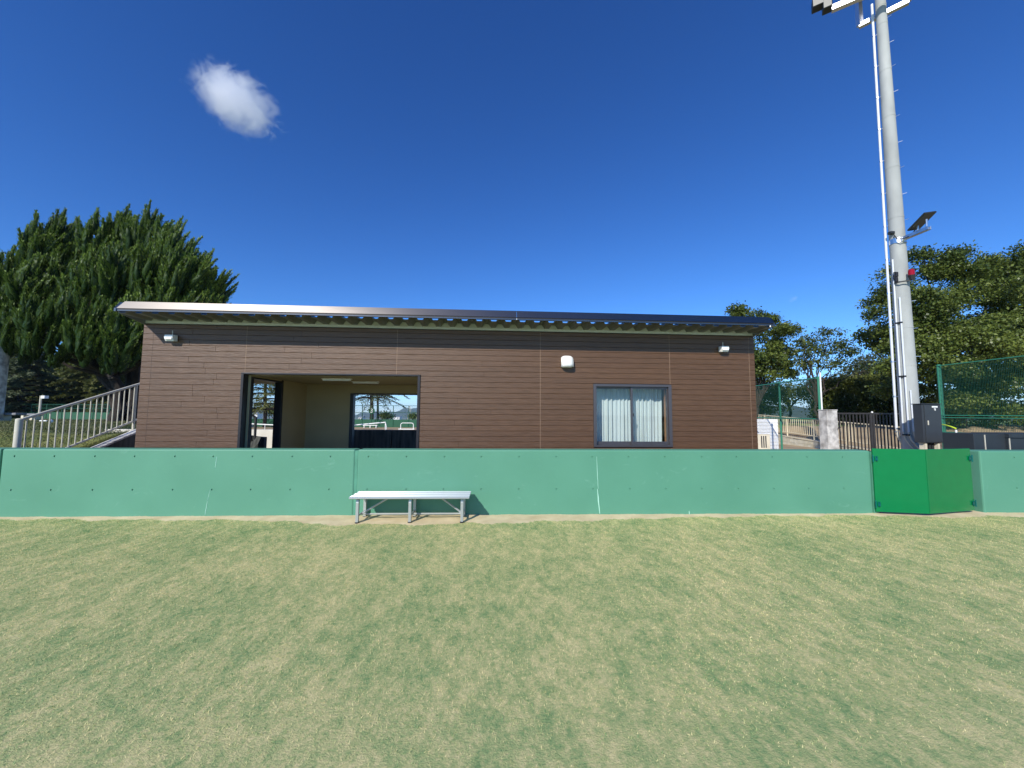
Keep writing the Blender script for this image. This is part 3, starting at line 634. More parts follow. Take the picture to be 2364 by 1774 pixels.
for k in range(3): MB().tube([(c0+.18+.08*k,cf+.1,0),(c0+.18+.08*k,cf+.1,zt0)], .028, 8).build('cable_duct', rubber, cab)
def storage(px0, px1, py, Y, dep, label, seams, lid):
    a, b = at(px0,py,Y=Y), at(px1,py,Y=Y); t = thing('storage_box', label, 'storage box', ((a.x+b.x)/2,Y,0), 'charcoal storage boxes behind the right wall')
    MB().box(a.x,b.x,Y,Y+dep,-.02,a.z).build('body', cabm2, t, bevel=.006)
    if lid: MB().box(a.x-.01,b.x+.01,Y-.025,Y+dep+.01,a.z-.075,a.z+.012).build('lid', cabm2, t, bevel=.006)
    for s in seams: 
        p_ = at(s,py,Y=Y); MB().box(p_.x-.008,p_.x+.008,Y-.010,Y,.02,a.z-.02).build('seam_strip', railgrey, t)
storage(2247,2322,1002,7.35,.55,'charcoal metal storage box nearest the green post behind the right wall',(2272,),False)
storage(2327,2440,1003,7.30,.6,'charcoal lidded storage box at the right edge of the picture',(2328.5,),True)
# white pole with a lime cover
q0 = at(2209,1035,D=10.5); t = thing('marker_pole', 'thin white pole with a bent lime yellow tip behind the green gate', 'pole', (q0.x,q0.y,0))
q1 = at(2207,993,D=10.5); MB().tube([(q1.x,q1.y,-.02),q1], .022, 8).build('shaft', whitem, t)
lp = [at(2207,990,D=10.5), at(2197,986,D=10.6), at(2187,983,D=10.8), at(2178,981,D=11.0), at(2166,980,D=11.2)]; MB().tube(lp, .018, 8).build('tip_cover', lime, t, smooth=True)

# ------------------------------------------------------------------ green mesh fences on the right
def mesh_fence(name, label, P, Q, zt, zsplit, zb, pitch, row, rw, posts, pr, cat='fence'):
    t = thing(name, label, cat, ((P.x+Q.x)/2,(P.y+Q.y)/2,0)); d = Vector((Q.x-P.x,Q.y-P.y,0)); L = d.length; d.normalize()
    P0 = Vector((P.x,P.y,0))
    for s in posts: 
        b = P0+d*s; MB().tube([b+Vector((0,0,-.1)),b+Vector((0,0,zt+.04))], pr, 14).build('post', fgreen, t, smooth=True); MB().ball(b+Vector((0,0,zt+.04)), pr*1.02, 12, 5, (1,1,.4)).build('post_cap', fgreen, t, smooth=True)
    spans = [(zb, zsplit-.045), (zsplit+.045, zt)] if zsplit else [(zb, zt)]
    nn = Vector((-d.y,d.x,0)); nn = nn if nn.dot(Vector((-P.x,-P.y,0))) > 0 else -nn
    for a, b in spans:
        m = MB(); k = 0; s = .06
        while s < L-.03: m.tube([P0+d*s+nn*.05+Vector((0,0,a)), P0+d*s+nn*.05+Vector((0,0,b))], rw, 4, cap=False); s += pitch
        z = a+.02
        while z < b: m.tube([P0+d*.02+nn*(.05+rw)+Vector((0,0,z)), P0+d*(L-.02)+nn*(.05+rw)+Vector((0,0,z))], rw*1.15, 4, cap=False); z += row
        m.build('mesh_panel', fgreen_d, t, kind='stuff', fix=False)
        for zz in (a, b): MB().tube([P0+nn*.055+Vector((0,0,zz)), P0+d*L+nn*.055+Vector((0,0,zz))], .022, 8).build('mesh_rail', fgreen, t)
    return t, P0, d
P1 = at(2171,900,D=15.6); P2 = at(2364,900,D=12.95); P3 = P1+(P2-P1)*1.7; zf = at(2168,845,D=15.6).z
mesh_fence('mesh_fence', 'tall green welded mesh fence with a stout post right of the pole', P1, P3, zf, 1.60, .98, .05, .2, .0042, (0, (P3-P1).length), .066)
M1, M2 = at(1799,900,D=13.7), at(1890,900,D=11.7); M0 = M1+(M1-M2)*1.9; zm = at(1799,885,D=13.7).z
tf, fp, fd_ = mesh_fence('mesh_fence', 'green wire fence with slim posts right of the brown building', M0, M2, zm, None, at(1799,966,D=13.7).z, .05, .105, .0026, ((M1-M0).length*0, (M1-M0).xy.length, (M2-M0).xy.length), .032)
w0 = at(1895,944,D=11.9); t = thing('flag_pole', 'thin white pole standing behind the old concrete pillar', 'pole', (w0.x,w0.y,0)); wt = at(1893,862,D=11.9)
MB().tube([(wt.x,wt.y,-.05),(wt.x,wt.y,wt.z)], .022, 10).build('shaft', whitem, t, smooth=True); MB().ball((wt.x,wt.y,wt.z), .026, 10, 6).build('finial', whitem, t, smooth=True)

# ------------------------------------------------------------------ pillar, dark gate, ramp rail, block wall, shed, outdoor unit
zp = at(1907,946,Y=10.5).z; t = thing('gate_pillar', 'weathered mottled concrete pillar left of the dark metal gate', 'pillar', (10.05,10.6,0))
MB().box(9.885,10.215,10.5,10.79,-.05,zp-.03).build('shaft', ruggedc, t, bevel=.012); MB().box(9.875,10.225,10.49,10.80,zp-.03,zp).build('cap', ruggedc, t, bevel=.012)
MB().cbox((10.225,10.56,zp-.50), (.05,.06,.16)).build('gate_latch', blackm, t, bevel=.01); MB().tube([(10.18,10.48,zp-.56),(10.23,10.46,zp-.45),(10.26,10.48,zp-.52)], .012, 6).build('latch_hook', blackm, t)
dg_ = thing('entrance_gate', 'dark brown metal bar gate between the concrete pillar and the pole', 'gate', (11.5,10.62,0))
for (a, b) in ((10.27,11.36),(11.44,12.95)):
    lf = MB().box(a,b,10.60,10.64,1.665,1.71).build('top_rail', gatedark, dg_); MB().box(a,b,10.60,10.64,.14,.19).build('bottom_rail', gatedark, dg_)
    nbar = int((b-a)/.104); w = (b-a)/nbar; first = None
    for k in range(nbar+1):
        xx = a+w*k; wid = .03 if k in (0,nbar) else .011
        if k in (0,nbar): MB().box(xx-wid,xx+wid,10.598,10.642,.10,1.72).build('stile', gatedark, dg_)
        elif first is None: first = MB().box(xx-wid,xx+wid,10.606,10.634,.19,1.665).build('bar', gatedark, dg_); fx = xx
        else: piece('bar', first, dg_, (xx-fx,0,0))
MB().ball((11.40,10.60,1.725), .028, 10, 6).build('stop_knob', whitem, dg_, smooth=True)
RA, RB = at(1748,958,D=24), at(2090,988,D=14.6); rl = thing('ramp_railing', 'cream painted bar railing along the sloping block wall', 'railing', (RA+RB)/2*1); rl.location.z = 0; ORG[rl.name].z = 0
N_ = 62
def rp(s): return RA+(RB-RA)*s
MB().tube([rp(0),rp(1)], .030, 8).build('top_rail', creamrail, rl); MB().tube([rp(0)-Vector((0,0,.82)),rp(1)-Vector((0,0,.82))], .022, 6).build('bottom_rail', creamrail, rl)
fb = None
for k in range(N_+1):
    p_ = rp(k/N_)
    if k % 13 == 5: MB().tube([p_-Vector((0,0,1.02)),p_+Vector((0,0,.02))], .036, 8).build('post', creamrail, rl)
    elif fb is None: fb = MB().tube([p_-Vector((0,0,.82)),p_], .0125, 6).build('bar', creamrail, rl); fb0 = p_
    else: piece('bar', fb, rl, p_-fb0)
bk = thing('block_wall', 'weathered cream concrete block wall sloping below the cream railing', 'wall', ((RA.x+RB.x)/2,(RA.y+RB.y)/2,0))
dl = Vector((RB.x-RA.x,RB.y-RA.y,0)); LL = dl.length; dl.normalize(); nl = Vector((-dl.y,dl.x,0)); nl = nl if nl.dot(Vector((-RA.x,-RA.y,0))) > 0 else -nl
ztop = lambda s: RA.z+(RB.z-RA.z)*s/LL-1.08
MB().prism([Vector((RA.x,RA.y,-.05)), Vector((RB.x,RB.y,-.05)), Vector((RB.x,RB.y,ztop(LL)-.02)), Vector((RA.x,RA.y,ztop(0)-.02))], -nl*.2).build('core', ruggedc, bk)
MB().prism([Vector((RA.x,RA.y,ztop(0)-.01))+nl*.05, Vector((RB.x,RB.y,ztop(LL)-.01))+nl*.05, Vector((RB.x,RB.y,ztop(LL)+.05))+nl*.05, Vector((RA.x,RA.y,ztop(0)+.05))+nl*.05], -nl*.28).build('coping', creamrail, bk, bevel=.01)
for r_ in range(4):
    s = -.2*(r_ % 2)
    while s < LL:
        a, b = max(0,s)+.006, min(LL,s+.4)-.006; z0 = -.05+.19*r_; z1 = min(z0+.18, min(ztop(a),ztop(b))-.015)
        if b-a > .05 and z1-z0 > .03:
            A_ = Vector((RA.x,RA.y,0))+dl*a; B2 = Vector((RA.x,RA.y,0))+dl*b; MB().prism([A_+Vector((0,0,z0)),B2+Vector((0,0,z0)),B2+Vector((0,0,z1)),A_+Vector((0,0,z1))], nl*.03).build('block', blockm, bk)
        s += .4
def quadbox(px0, px1, py0, py1, Y, dep):
    a, b = at(px0,py0,Y=Y), at(px1,py1,Y=Y); return a.x, b.x, Y, Y+dep, b.z, a.z
x0,x1,y0,y1,z0,z1 = quadbox(1742,1797,968,1021,15.0,1.0)
sh = thing('board_shed', 'low white boarded shed behind the right end of the building', 'shed', ((x0+x1)/2,y0,0)); MB().box(x0,x1,y0+.02,y1,-.05,z1-.01).build('core', offwhite, sh)
hh = (z1-(-.02))/11
for k in range(11): MB().prism([(x0,y0+.018,-.02+hh*k+.006),(x0,y0-.012,-.02+hh*k+.006),(x0,y0+.0,-.02+hh*(k+1)-.004),(x0,y0+.018,-.02+hh*(k+1)-.004)], (x1-x0,0,0)).build('board', whitem, sh)
x0,x1,y0,y1,z0,z1 = quadbox(1748,1779,1003,1040,11.6,.32)
ac = thing('outdoor_unit', 'white air conditioner outdoor unit with slotted grille beside the building', 'air conditioner', ((x0+x1)/2,y0,0))
MB().box(x0,x1,y0,y1,.05,z1).build('casing', offwhite, ac, bevel=.012)
for k in range(3): MB().box(x0+.12+.07*k,x0+.155+.07*k,y0-.006,y0+.004,z1-.42,z1-.05).build('slot', cabm, ac)
MB().box(x0-.01,x1+.01,y0-.012,y1+.01,z1,z1+.02).build('lid', whitem, ac, bevel=.005)
for xx in (x0+.05,x1-.10): MB().box(xx,xx+.05,y0,y1,-.02,.05).build('foot', rubber, ac)

# ------------------------------------------------------------------ stair and railing on the left
RX = -8.68
st = thing('stair_railing', 'grey steel bar railing climbing the stair left of the building', 'railing', (RX,9.0,0))
tA, tB = Vector((RX,7.90,1.475)), Vector((RX,10.45,2.375)); gl = (tB-tA)
MB().tube([tA,tB], .028, 10).build('handrail', railgrey, st, smooth=True)
MB().tube([tA+Vector((0,0,-.90)),tB+Vector((0,0,-.90))], .022, 8).build('bottom_rail', railgrey, st)
MB().tube([(RX,7.86,.0),(RX,7.86,1.475)], .052, 16).build('end_post', railgrey, st, smooth=True); MB().ball((RX,7.86,1.475), .053, 14, 6, (1,1,.35)).build('post_cap', railgrey, st, smooth=True)
MB().tube([(RX,10.22,1.18),(RX,10.22,2.28)], .026, 10).build('post', railgrey, st, smooth=True); MB().tube([(RX,10.22,1.17),(RX,10.22,1.19)], .06, 12).build('base_flange', railgrey, st)
fb = None; nb_ = 18
for k in range(nb_):
    p_ = tA+gl*((k+.6)/nb_)*.915
    if fb is None: fb = MB().tube([p_-Vector((0,0,.90)),p_], .0125, 8).build('bar', railgrey, st); fb0 = p_
    else: piece('bar', fb, st, p_-fb0)
cur = thing('retaining_wall', 'low concrete retaining wall sloping up under the grey railing left of the building', 'wall', (RX+.1,9.0,0))
MB().prism([(RX+.06,7.2,-.05),(RX+.06,10.9,-.05),(RX+.06,10.9,1.06),(RX+.06,10.26,1.165),(RX+.06,7.2,.13)], (.16,0,0)).build('panel', stainshadec, cur, bevel=.01)  # dark colour puts in the shade of the face turned from the sun
MB().prism([(RX+.045,10.26,1.167),(RX+.045,7.2,.132),(RX+.045,7.2,.172),(RX+.045,10.26,1.207)], (.19,0,0)).build('coping', ruggedc, cur)
# dark railing behind the bay doorway
s2 = thing('stair_railing', 'dark metal railing seen through the side doorway of the open bay', 'railing', (-7.1,12.,0))
a0, a1 = at(566,948,Y=11.6), at(591,964.5,Y=11.75); b0, b1 = at(566,1008,Y=11.6), at(589,1021,Y=11.75); a0 = a0+(a0-a1)*1.2; b0 = b0+(b0-b1)*1.2
MB().tube([a0,a1], .026, 8).build('handrail', raildark, s2); MB().tube([b0,b1], .020, 8).build('bottom_rail', raildark, s2)
for k in range(8): q = k/7.4; MB().tube([b0+(b1-b0)*q,a0+(a1-a0)*q], .013, 6).build('bar', raildark, s2)
MB().tube([(a1.x,a1.y,-.02),(a1.x,a1.y,a1.z+.02)], .034, 10).build('post', raildark, s2)
MB().prism([(b0.x,b0.y,-.02),(b1.x+.25,b1.y,-.02),(b1.x+.25,b1.y,.90),(b1.x,b1.y,.92),(b0.x,b0.y,b0.z-.10)], (0,.14,0)).build('kerb', stainshadec, s2)
# rear walls of the next court
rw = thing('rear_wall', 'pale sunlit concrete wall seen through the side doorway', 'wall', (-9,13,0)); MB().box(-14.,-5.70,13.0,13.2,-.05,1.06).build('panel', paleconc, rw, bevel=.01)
rw2 = thing('rear_wall', 'stained concrete wall with painted shade seen low in the rear opening', 'wall', (-1.5,13,0))
for a, b in ((-5.68,-3.05),(-3.03,-.4),(-.38,3.)): MB().box(a,b,13.0,13.2,-.05,1.06).build('panel', stainshadec, rw2, bevel=.01)  # stains plus the clubhouse's shade, put into the colour of these panels
# ------------------------------------------------------------------ vegetation
def unit(a): return a/np.maximum(np.linalg.norm(a, axis=1, keepdims=True), 1e-9)
def leaf_quads(Cn, Dr, Nn, L, W):
    Dr = unit(Dr); S = unit(np.cross(Dr, Nn)); L = np.asarray(L).reshape(-1,1); W = np.asarray(W).reshape(-1,1)
    V = np.stack([Cn, Cn+Dr*L*.5+S*W*.5, Cn+Dr*L, Cn+Dr*L*.5-S*W*.5], 1); return V.reshape(-1,3), np.arange(4*len(Cn)).reshape(-1,4)
def blob_pts(blobs, rng_, shell=.35):
    out = []
    for (c, r, n) in blobs:
        d = unit(rng_.normal(size=(n,3))); q = shell+(1-shell)*rng_.uniform(0,1,(n,1))**.6; out.append(np.array(c)+d*q*np.array(r))
    return np.concatenate(out)
def pxblobs(lst, D, dens, depth=.85, jit=1.):
    o = []
    for i, e in enumerate(lst):
        cx, cy, rx, ry = e[:4]; dd = D+(e[4] if len(e) > 4 else 0); c = at(cx,cy,D=dd); k = dd/FPX
        o.append(((c.x,c.y,c.z), (rx*k, max(rx,ry)*k*depth, ry*k), max(3, int(dens*rx*ry*k*k))))
    return o
def limb(mb, pts, r0, r1):
    n = len(pts); mb.tube(pts, [r0+(r1-r0)*i/(n-1) for i in range(n)], 7, cap=False)
def bent(a, b, k, r, sag=.0):
    a, b = Vector(a), Vector(b); out = []
    for i in range(k+1):
        t = i/k; p_ = a.lerp(b, t); w = math.sin(math.pi*t)*(b-a).length*.07
        out.append(p_+Vector((r.uniform(-w,w), r.uniform(-w,w), r.uniform(-w,w)*.5+sag*math.sin(math.pi*t))))
    return out
def broadleaf(name, label, base, blobs, seed, lm, trunk_r=.16, leaf=.12, per=34, spread=.34, limbs=8, bm=None, group=None, fork=.25, drop=.35, lump=0):
    g = np.random.default_rng(seed); r = random.Random(seed)
    t = thing(name, label, 'tree', base, group); cl = blob_pts(blobs, g)
    if lump:
        ks = max(3, len(cl)//12); ctr = blob_pts([(c, tuple(v*.86 for v in r_), max(2, int(round(n_/12)))) for c, r_, n_ in blobs], g, .62); k_ = len(ctr)
        q = g.integers(0, k_, len(cl)); cl = ctr[q]+unit(g.normal(size=(len(cl),3))+np.array([0,0,.35]))*g.uniform(.45,1.,(len(cl),1))*lump*g.uniform(.7,1.25,k_)[q][:,None]*np.array([1,1,.7]); lump_t = g.uniform(0,1,k_)[q]
    else: lump_t = g.uniform(0,1,len(cl))
    base = Vector(base); top = Vector(np.mean(cl, 0)); zt_ = cl[:,2].max(); mb = MB()
    fk = base+(Vector((top.x,top.y,zt_))-base)*fork; tr = bent(base-Vector((0,0,.2)), fk, 5, r); limb(mb, tr, trunk_r*1.25, trunk_r*.85)
    tg = cl[g.choice(len(cl), limbs, replace=False)]; lp = []
    for q in tg:
        pts = bent(fk, q, 7, r, .15); limb(mb, pts, trunk_r*.6, trunk_r*.10); lp += pts[1:]
    lpa = np.array([tuple(p_) for p_ in lp])
    for q in cl[g.choice(len(cl), min(len(cl), 90), replace=False)]:
        i = np.argmin(((lpa-q)**2).sum(1)); pts = bent(lp[i], q, 3, r); limb(mb, pts, trunk_r*.13, .008)
    mb.build('trunk', bm or bark, t, smooth=True, fix=False)
    n = len(cl)*per; ci = np.repeat(np.arange(len(cl)), per)
    Cn = cl[ci]+g.normal(size=(n,3))*spread*np.array([1,1,.62]); out = unit(Cn-np.array(top))
    Dr = unit(g.normal(size=(n,3))+out*.5+np.array([0,0,-drop])); Nn = unit(g.normal(size=(n,3))*.6+np.array([0,0,1.])+out*.4)
    L = leaf*g.uniform(.7,1.35,n); V, F = leaf_quads(Cn, Dr, Nn, L, L*g.uniform(.5,.75,n))
    base_r = lump_t[ci]*.30+g.uniform(0,1,len(cl))[ci]*.2+g.uniform(0,1,n)*.5
    fastmesh('crown', V, F, lm, t, rnd=np.repeat(base_r, 4)); return t

lf_juniper = leafmat('juniper_scales', (.012,.038,.004), (.200,.290,.040), trans=.05)
lf_oak = leafmat('glossy_leaves', (.020,.048,.009), (.200,.245,.046), rough=.42)
lf_cherry = leafmat('cherry_leaves', (.040,.080,.018), (.190,.220,.060), trans=.35)
lf_hedge = leafmat('hedge_leaves', (.020,.044,.007), (.175,.190,.030))
lf_cedar = leafmat('cedar_needles', (.030,.055,.022), (.150,.180,.085), trans=.2)
lf_cedar_y = leafmat('cedar_needles_yellow', (.040,.062,.014), (.220,.220,.060), trans=.2)
lf_grey = leafmat('grey_green_leaves', (.040,.060,.028), (.170,.180,.090))

# the big clipped juniper on the bank
def juniper():
    D = 18.0; g = np.random.default_rng(5); r = random.Random(5)
    b0 = at(283,968,D=D); base = Vector((b0.x,b0.y,1.05))
    t = thing('juniper_tree', 'large dark green juniper with flame shaped tufts behind the left end of the roof', 'tree', base)
    lobes = [(38,650,30,80,0),(22,745,50,68,-.6),(98,590,34,82,.4),(146,582,33,85,.8),(84,700,48,60,-.5),(128,775,56,62,-1.4),(56,790,55,40,-1.0),(150,690,36,70,.3),
             (238,565,40,72,.8),(296,555,42,66,1.2),(224,690,42,78,-.7),(286,675,46,78,-.5),(346,562,42,60,1.),(400,580,42,64,.7),(356,660,44,70,-.2),(424,670,46,66,-.2),(458,672,32,58,.2),(488,705,20,52,.3),(230,792,46,60,-1.6),(286,795,42,64,-1.3),(336,775,48,62,-.8),(402,745,56,50,-.4),(455,745,42,40,0),(-25,735,45,95,.3),(5,680,22,60,.6),
             (110,690,80,115,2.6),(290,690,150,140,3.0),(410,720,75,85,2.2)]
    cl = []; dirs = []; lens = []; shade = []
    for (cx,cy,rx,ry,dd) in lobes:
        c = np.array(at(cx,cy,D=D+dd)); k = D/FPX; R = np.array([rx*k*.82, rx*k*.9, ry*k]); n = int(26+rx*ry*.0115)
        d = unit(g.normal(size=(n,3))+np.array([.0,-.45,.12])); q = g.uniform(.60,1.0,(n,1))**.7; p_ = c+d*q*R-np.array([0,0,.55 if cy < 660 else .12])
        cl.append(p_); dirs.append(unit(d*np.array([.40,.40,.10])+np.array([.12,0,1.0])+g.normal(size=(n,3))*.12)); lens.append(g.uniform(.75,1.5,n)); shade.append(np.full(n, g.uniform(0,.22)))
    cl = np.concatenate(cl); dirs = np.concatenate(dirs); lens = np.concatenate(lens); shade = np.concatenate(shade)
    cl[:,2] -= .15
    m = len(cl); R_ = g.uniform(.13,.22,m)*(lens**.4); tr_ = np.array([0,.10,.28,.5,.72,.88,1.0]); pf = np.array([.35,.85,1.0,.80,.48,.22,.02]); K = 7
    u_ = unit(np.cross(dirs, g.normal(size=(m,3)))); v_ = np.cross(dirs, u_); V0 = np.zeros((m,len(tr_),K,3)); A0 = np.zeros((m,len(tr_),K)); tone = g.uniform(-.22,.22,m)
    for i_, (q, w) in enumerate(zip(tr_, pf)):
        cen = cl+dirs*(q*lens)[:,None]+np.array([.17,0,0])*q*q*lens[:,None]
        for k_ in range(K):
            an = 2*np.pi*k_/K+q*5+g.uniform(-.25,.25,m); jr = R_*w*g.uniform(.45,.85,m)
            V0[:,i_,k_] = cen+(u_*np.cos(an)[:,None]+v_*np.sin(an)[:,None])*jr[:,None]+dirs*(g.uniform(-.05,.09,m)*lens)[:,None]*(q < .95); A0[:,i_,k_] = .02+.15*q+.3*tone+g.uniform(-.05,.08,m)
    nT = len(tr_); base_i = (np.arange(m)*nT*K)[:,None,None,None]; I, J = np.meshgrid(np.arange(nT-1), np.arange(K), indexing='ij'); quad = np.stack([I*K+J, I*K+(J+1)%K, (I+1)*K+(J+1)%K, (I+1)*K+J], -1)
    F0 = (base_i+quad[None]).reshape(-1,4); V0 = V0.reshape(-1,3); A0 = A0.reshape(-1)
    per = 175; n = m*per; ci = np.repeat(np.arange(m), per); tt = g.uniform(.02,1,n)**.8
    ax = dirs[ci]; perp = unit(np.cross(ax, g.normal(size=(n,3)))); rr = R_[ci]*np.interp(tt, tr_, pf)*g.uniform(.55,1.18,n)*(1+.22*np.sin(tt*21+ci*2.1))
    Cn = cl[ci]+ax*(tt*lens[ci])[:,None]+perp*rr[:,None]+np.array([.17,0,0])*(tt**2*lens[ci])[:,None]
    Dr = unit(ax*1.25+perp*.55+g.normal(size=(n,3))*.16); L = g.uniform(.06,.12,n)*(.75+.5*tt); V, F = leaf_quads(Cn, Dr, perp*1.2+ax*.2+g.normal(size=(n,3))*.22, L, L*.30)
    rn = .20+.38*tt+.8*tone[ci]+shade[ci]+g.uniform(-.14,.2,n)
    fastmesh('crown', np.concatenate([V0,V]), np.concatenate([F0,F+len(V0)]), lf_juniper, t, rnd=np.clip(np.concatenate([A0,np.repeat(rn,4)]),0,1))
    mb = MB()
    for k in range(4):
        a = k*1.6; b = base+Vector((.30*math.cos(a),.30*math.sin(a),-.2)); m_ = base+Vector((.45*math.cos(a),.3*math.sin(a),1.6)); limb(mb, bent(b,m_,4,r)+bent(m_, base+Vector((1.6*math.cos(a)-1.0,1.2*math.sin(a),4.5)),5,r)[1:], .30, .10)
    for q in cl[g.choice(len(cl), 46, replace=False)]: limb(mb, bent(base+Vector((-.6,0,2.2)), q, 6, r, -.1), .10, .02)
    mb.build('trunk', barkdk, t, smooth=True, fix=False)
juniper()

def cedar(name, label, base, H, R, seed, lm, z0f=.15, az=None, nlev=15, tuft=.20, dens=1., bm=None, trunk=.22, droop=.22):
    g = np.random.default_rng(seed); r = random.Random(seed); base = Vector(base); t = thing(name, label, 'tree', base, 'cedar trees'); mb = MB()
    limb(mb, bent(base-Vector((0,0,.3)), base+Vector((0,0,H)), 8, random.Random(1)) if False else [base+Vector((.06*math.sin(i*1.3),.06*math.cos(i),H*i/8-.2)) for i in range(9)], trunk, .03)
    Cs, Ds = [], []
    for lv in range(nlev):
        f = z0f+(1-z0f)*lv/nlev; z = H*f; Rl = R*(1-f)**.75*(.75+.4*r.random())+.25
        for k in range(5):
            a = (az[0]+(az[1]-az[0])*r.random()) if az else lv*1.3+k*2*math.pi/5+r.uniform(-.3,.3)
            dv = Vector((math.cos(a),math.sin(a),0)); Lb = Rl*r.uniform(.7,1.1); pts = []
            for i in range(8):
                u = i/7; pts.append(base+Vector((0,0,z))+dv*Lb*u+Vector((0,0,Lb*(.16*u-(droop+.16)*u*u)+r.uniform(-.03,.03))))
            limb(mb, pts, .05+.012*Lb, .008)
            n = int(150*Lb*dens); u = g.uniform(.18,1.0,n)**.75; P = np.array([tuple(p_) for p_ in pts]); idx = np.clip((u*7).astype(int),0,6); fr = (u*7-idx)[:,None]
            c = P[idx]*(1-fr)+P[idx+1]*fr; side = np.array([-dv.y,dv.x,0]); sw = (g.uniform(-1,1,n)*Lb*.26*(1.15-u))[:,None]
            c = c+side*sw+np.array([0,0,-1])*np.abs(sw)*.35+g.normal(size=(n,3))*np.array([.06,.06,.035])
            Cs.append(c); Ds.append(unit(np.array(dv)*.8+side*np.sign(sw)*.9+g.normal(size=(n,3))*.35+np.array([0,0,-.25])))
    Cn = np.concatenate(Cs); Dr = np.concatenate(Ds); n = len(Cn); L = tuft*g.uniform(.7,1.4,n)
    V, F = leaf_quads(Cn, Dr, unit(g.normal(size=(n,3))*.6+np.array([-.2,-.5,.8])), L, L*.30); fastmesh('crown', V, F, lm, t, rnd=np.repeat(np.clip(g.uniform(0,1,n),0,1),4))
    mb.build('trunk', bm or barkdk, t, smooth=True, fix=False)
b = at(75,960,D=36); cedar('cedar_tree', 'grey green spreading cedar at the far left behind the juniper trunk', (b.x-1.2,b.y,0.), 8.3, 6.2, 21, lf_cedar, z0f=.12, dens=2.2, tuft=.24)
b = at(212,960,D=38); cedar('cedar_tree', 'yellow green layered cedar between the juniper trunk and the grey green cedar', (b.x+.6,b.y,0.), 8.0, 5.2, 22, lf_cedar_y, z0f=.12, dens=2.2, tuft=.24)
b = at(5,960,D=40); cedar('cedar_tree', 'yellowish cedar partly hidden by the concrete post at the left edge', (b.x-3,b.y,0.), 9.2, 6.5, 27, lf_cedar_y, z0f=.14, dens=1.6, tuft=.24)
b = at(611,955,D=40); cedar('cedar_tree', 'tall cedar with dark trunk seen through the side doorway', (b.x,b.y,0.), 11.0, 5.0, 23, lf_cedar_y, z0f=.17, dens=.6, trunk=.19, nlev=17)
b = at(857,955,D=45); cedar('cedar_tree', 'cedar with thick dark trunk seen through the rear opening', (b.x,b.y,0.), 11.0, 6.0, 24, lf_cedar, z0f=.30, dens=.45, trunk=.26, nlev=12, droop=.30)
b = at(871,955,D=48); cedar('cedar_tree', 'slim dark trunked cedar right of the thick trunk in the rear opening', (b.x,b.y,0.), 11., 3.5, 25, lf_cedar, z0f=.34, dens=.3, trunk=.17, nlev=10)
for i, (px_, lab) in enumerate(((-40,'dark evergreen behind the cedars at the left edge'),(90,'dark evergreen behind the grey green cedar'),(215,'dark evergreen behind the yellow green cedar'),(300,'dark evergreen behind the juniper trunk'))):
    b = at(px_,960,D=52); broadleaf('evergreen_tree', lab, (b.x,b.y,-.1), pxblobs([(px_,865,85,50),(px_-45,905,65,40),(px_+45,905,65,40),(px_,935,85,24)],52,11), 80+i, lf_hedge, trunk_r=.25, leaf=.34, per=60, spread=.55, limbs=5, group='dark evergreens beyond the far fence')
# right side trees
b = at(2210,990,D=20)
broadleaf('broadleaf_tree', 'big dense dark leaved tree behind the mesh fence right of the pole', (b.x,b.y,.6), pxblobs([(2120,640,70,55),(2215,625,95,55),(2330,635,90,60,.5),(2085,720,70,70,-.5),(2160,730,85,70,-1),(2250,720,100,80,-1),(2350,730,100,90,0),(2120,820,75,70,-1.5),(2220,820,100,80,-2),(2330,830,110,90,-1),(2090,880,50,40,0),(2180,900,95,60,-.5),(2300,920,110,60,0),(2430,690,110,140,.5),(2345,612,60,40,.5),(2430,880,80,100,.5),(2150,960,60,40,1.5),(2250,970,110,45,2)],20,40), 41, lf_oak, trunk_r=.20, leaf=.125, per=80, spread=.20, limbs=12, lump=.72)
b = at(2075,960,D=22)
broadleaf('broadleaf_tree', 'thin leafy sprays of a tree showing left of the concrete pole', (b.x+1.6,b.y+1.,.6), pxblobs([(2022,699,30,11),(2045,690,22,14),(2000,776,26,12),(2035,770,35,25),(2050,800,30,20),(2010,790,20,12),(2060,700,20,14)],21,70), 42, lf_oak, trunk_r=.07, leaf=.15, per=30, spread=.15, limbs=6)
b = at(1742,960,D=24)
broadleaf('broadleaf_tree', 'dark green leafy tree rising behind the right end of the roof', (b.x,b.y,.0), pxblobs([(1712,722,26,16),(1735,738,40,26),(1790,727,30,24),(1772,760,50,30),(1812,765,22,14),(1750,800,55,32),(1800,815,42,30),(1760,850,60,30),(1818,852,26,16),(1720,830,40,50)],24,56), 43, lf_oak, trunk_r=.13, leaf=.13, per=56, spread=.18, lump=.45, limbs=9)
b = at(1758,960,D=29)
broadleaf('conifer_bush', 'brownish dark evergreen standing close behind the right end of the building', (b.x,b.y,0.), pxblobs([(1762,860,40,35),(1755,900,50,45),(1775,920,45,40),(1745,830,25,25)],29,40), 44, lf_hedge, trunk_r=.15, leaf=.14, per=40, spread=.3, limbs=5)
b = at(1878,962,D=27)
broadleaf('cherry_tree', 'open crowned cherry tree with bare spreading limbs against the sky', (b.x,b.y,.2), pxblobs([(1848,790,32,11),(1870,783,18,9),(1905,768,24,8),(1930,767,18,8),(1900,795,45,14),(1950,795,20,8),(1965,805,14,7),(1980,808,12,6),(1862,812,36,14),(1920,812,44,12),(1830,835,24,12),(1880,840,40,14),(1955,820,24,8),(1935,840,30,10),(1990,850,14,8)],27,42), 45, lf_cherry, trunk_r=.09, leaf=.16, per=26, spread=.19, limbs=18, fork=.30)
b = at(1995,962,D=31)
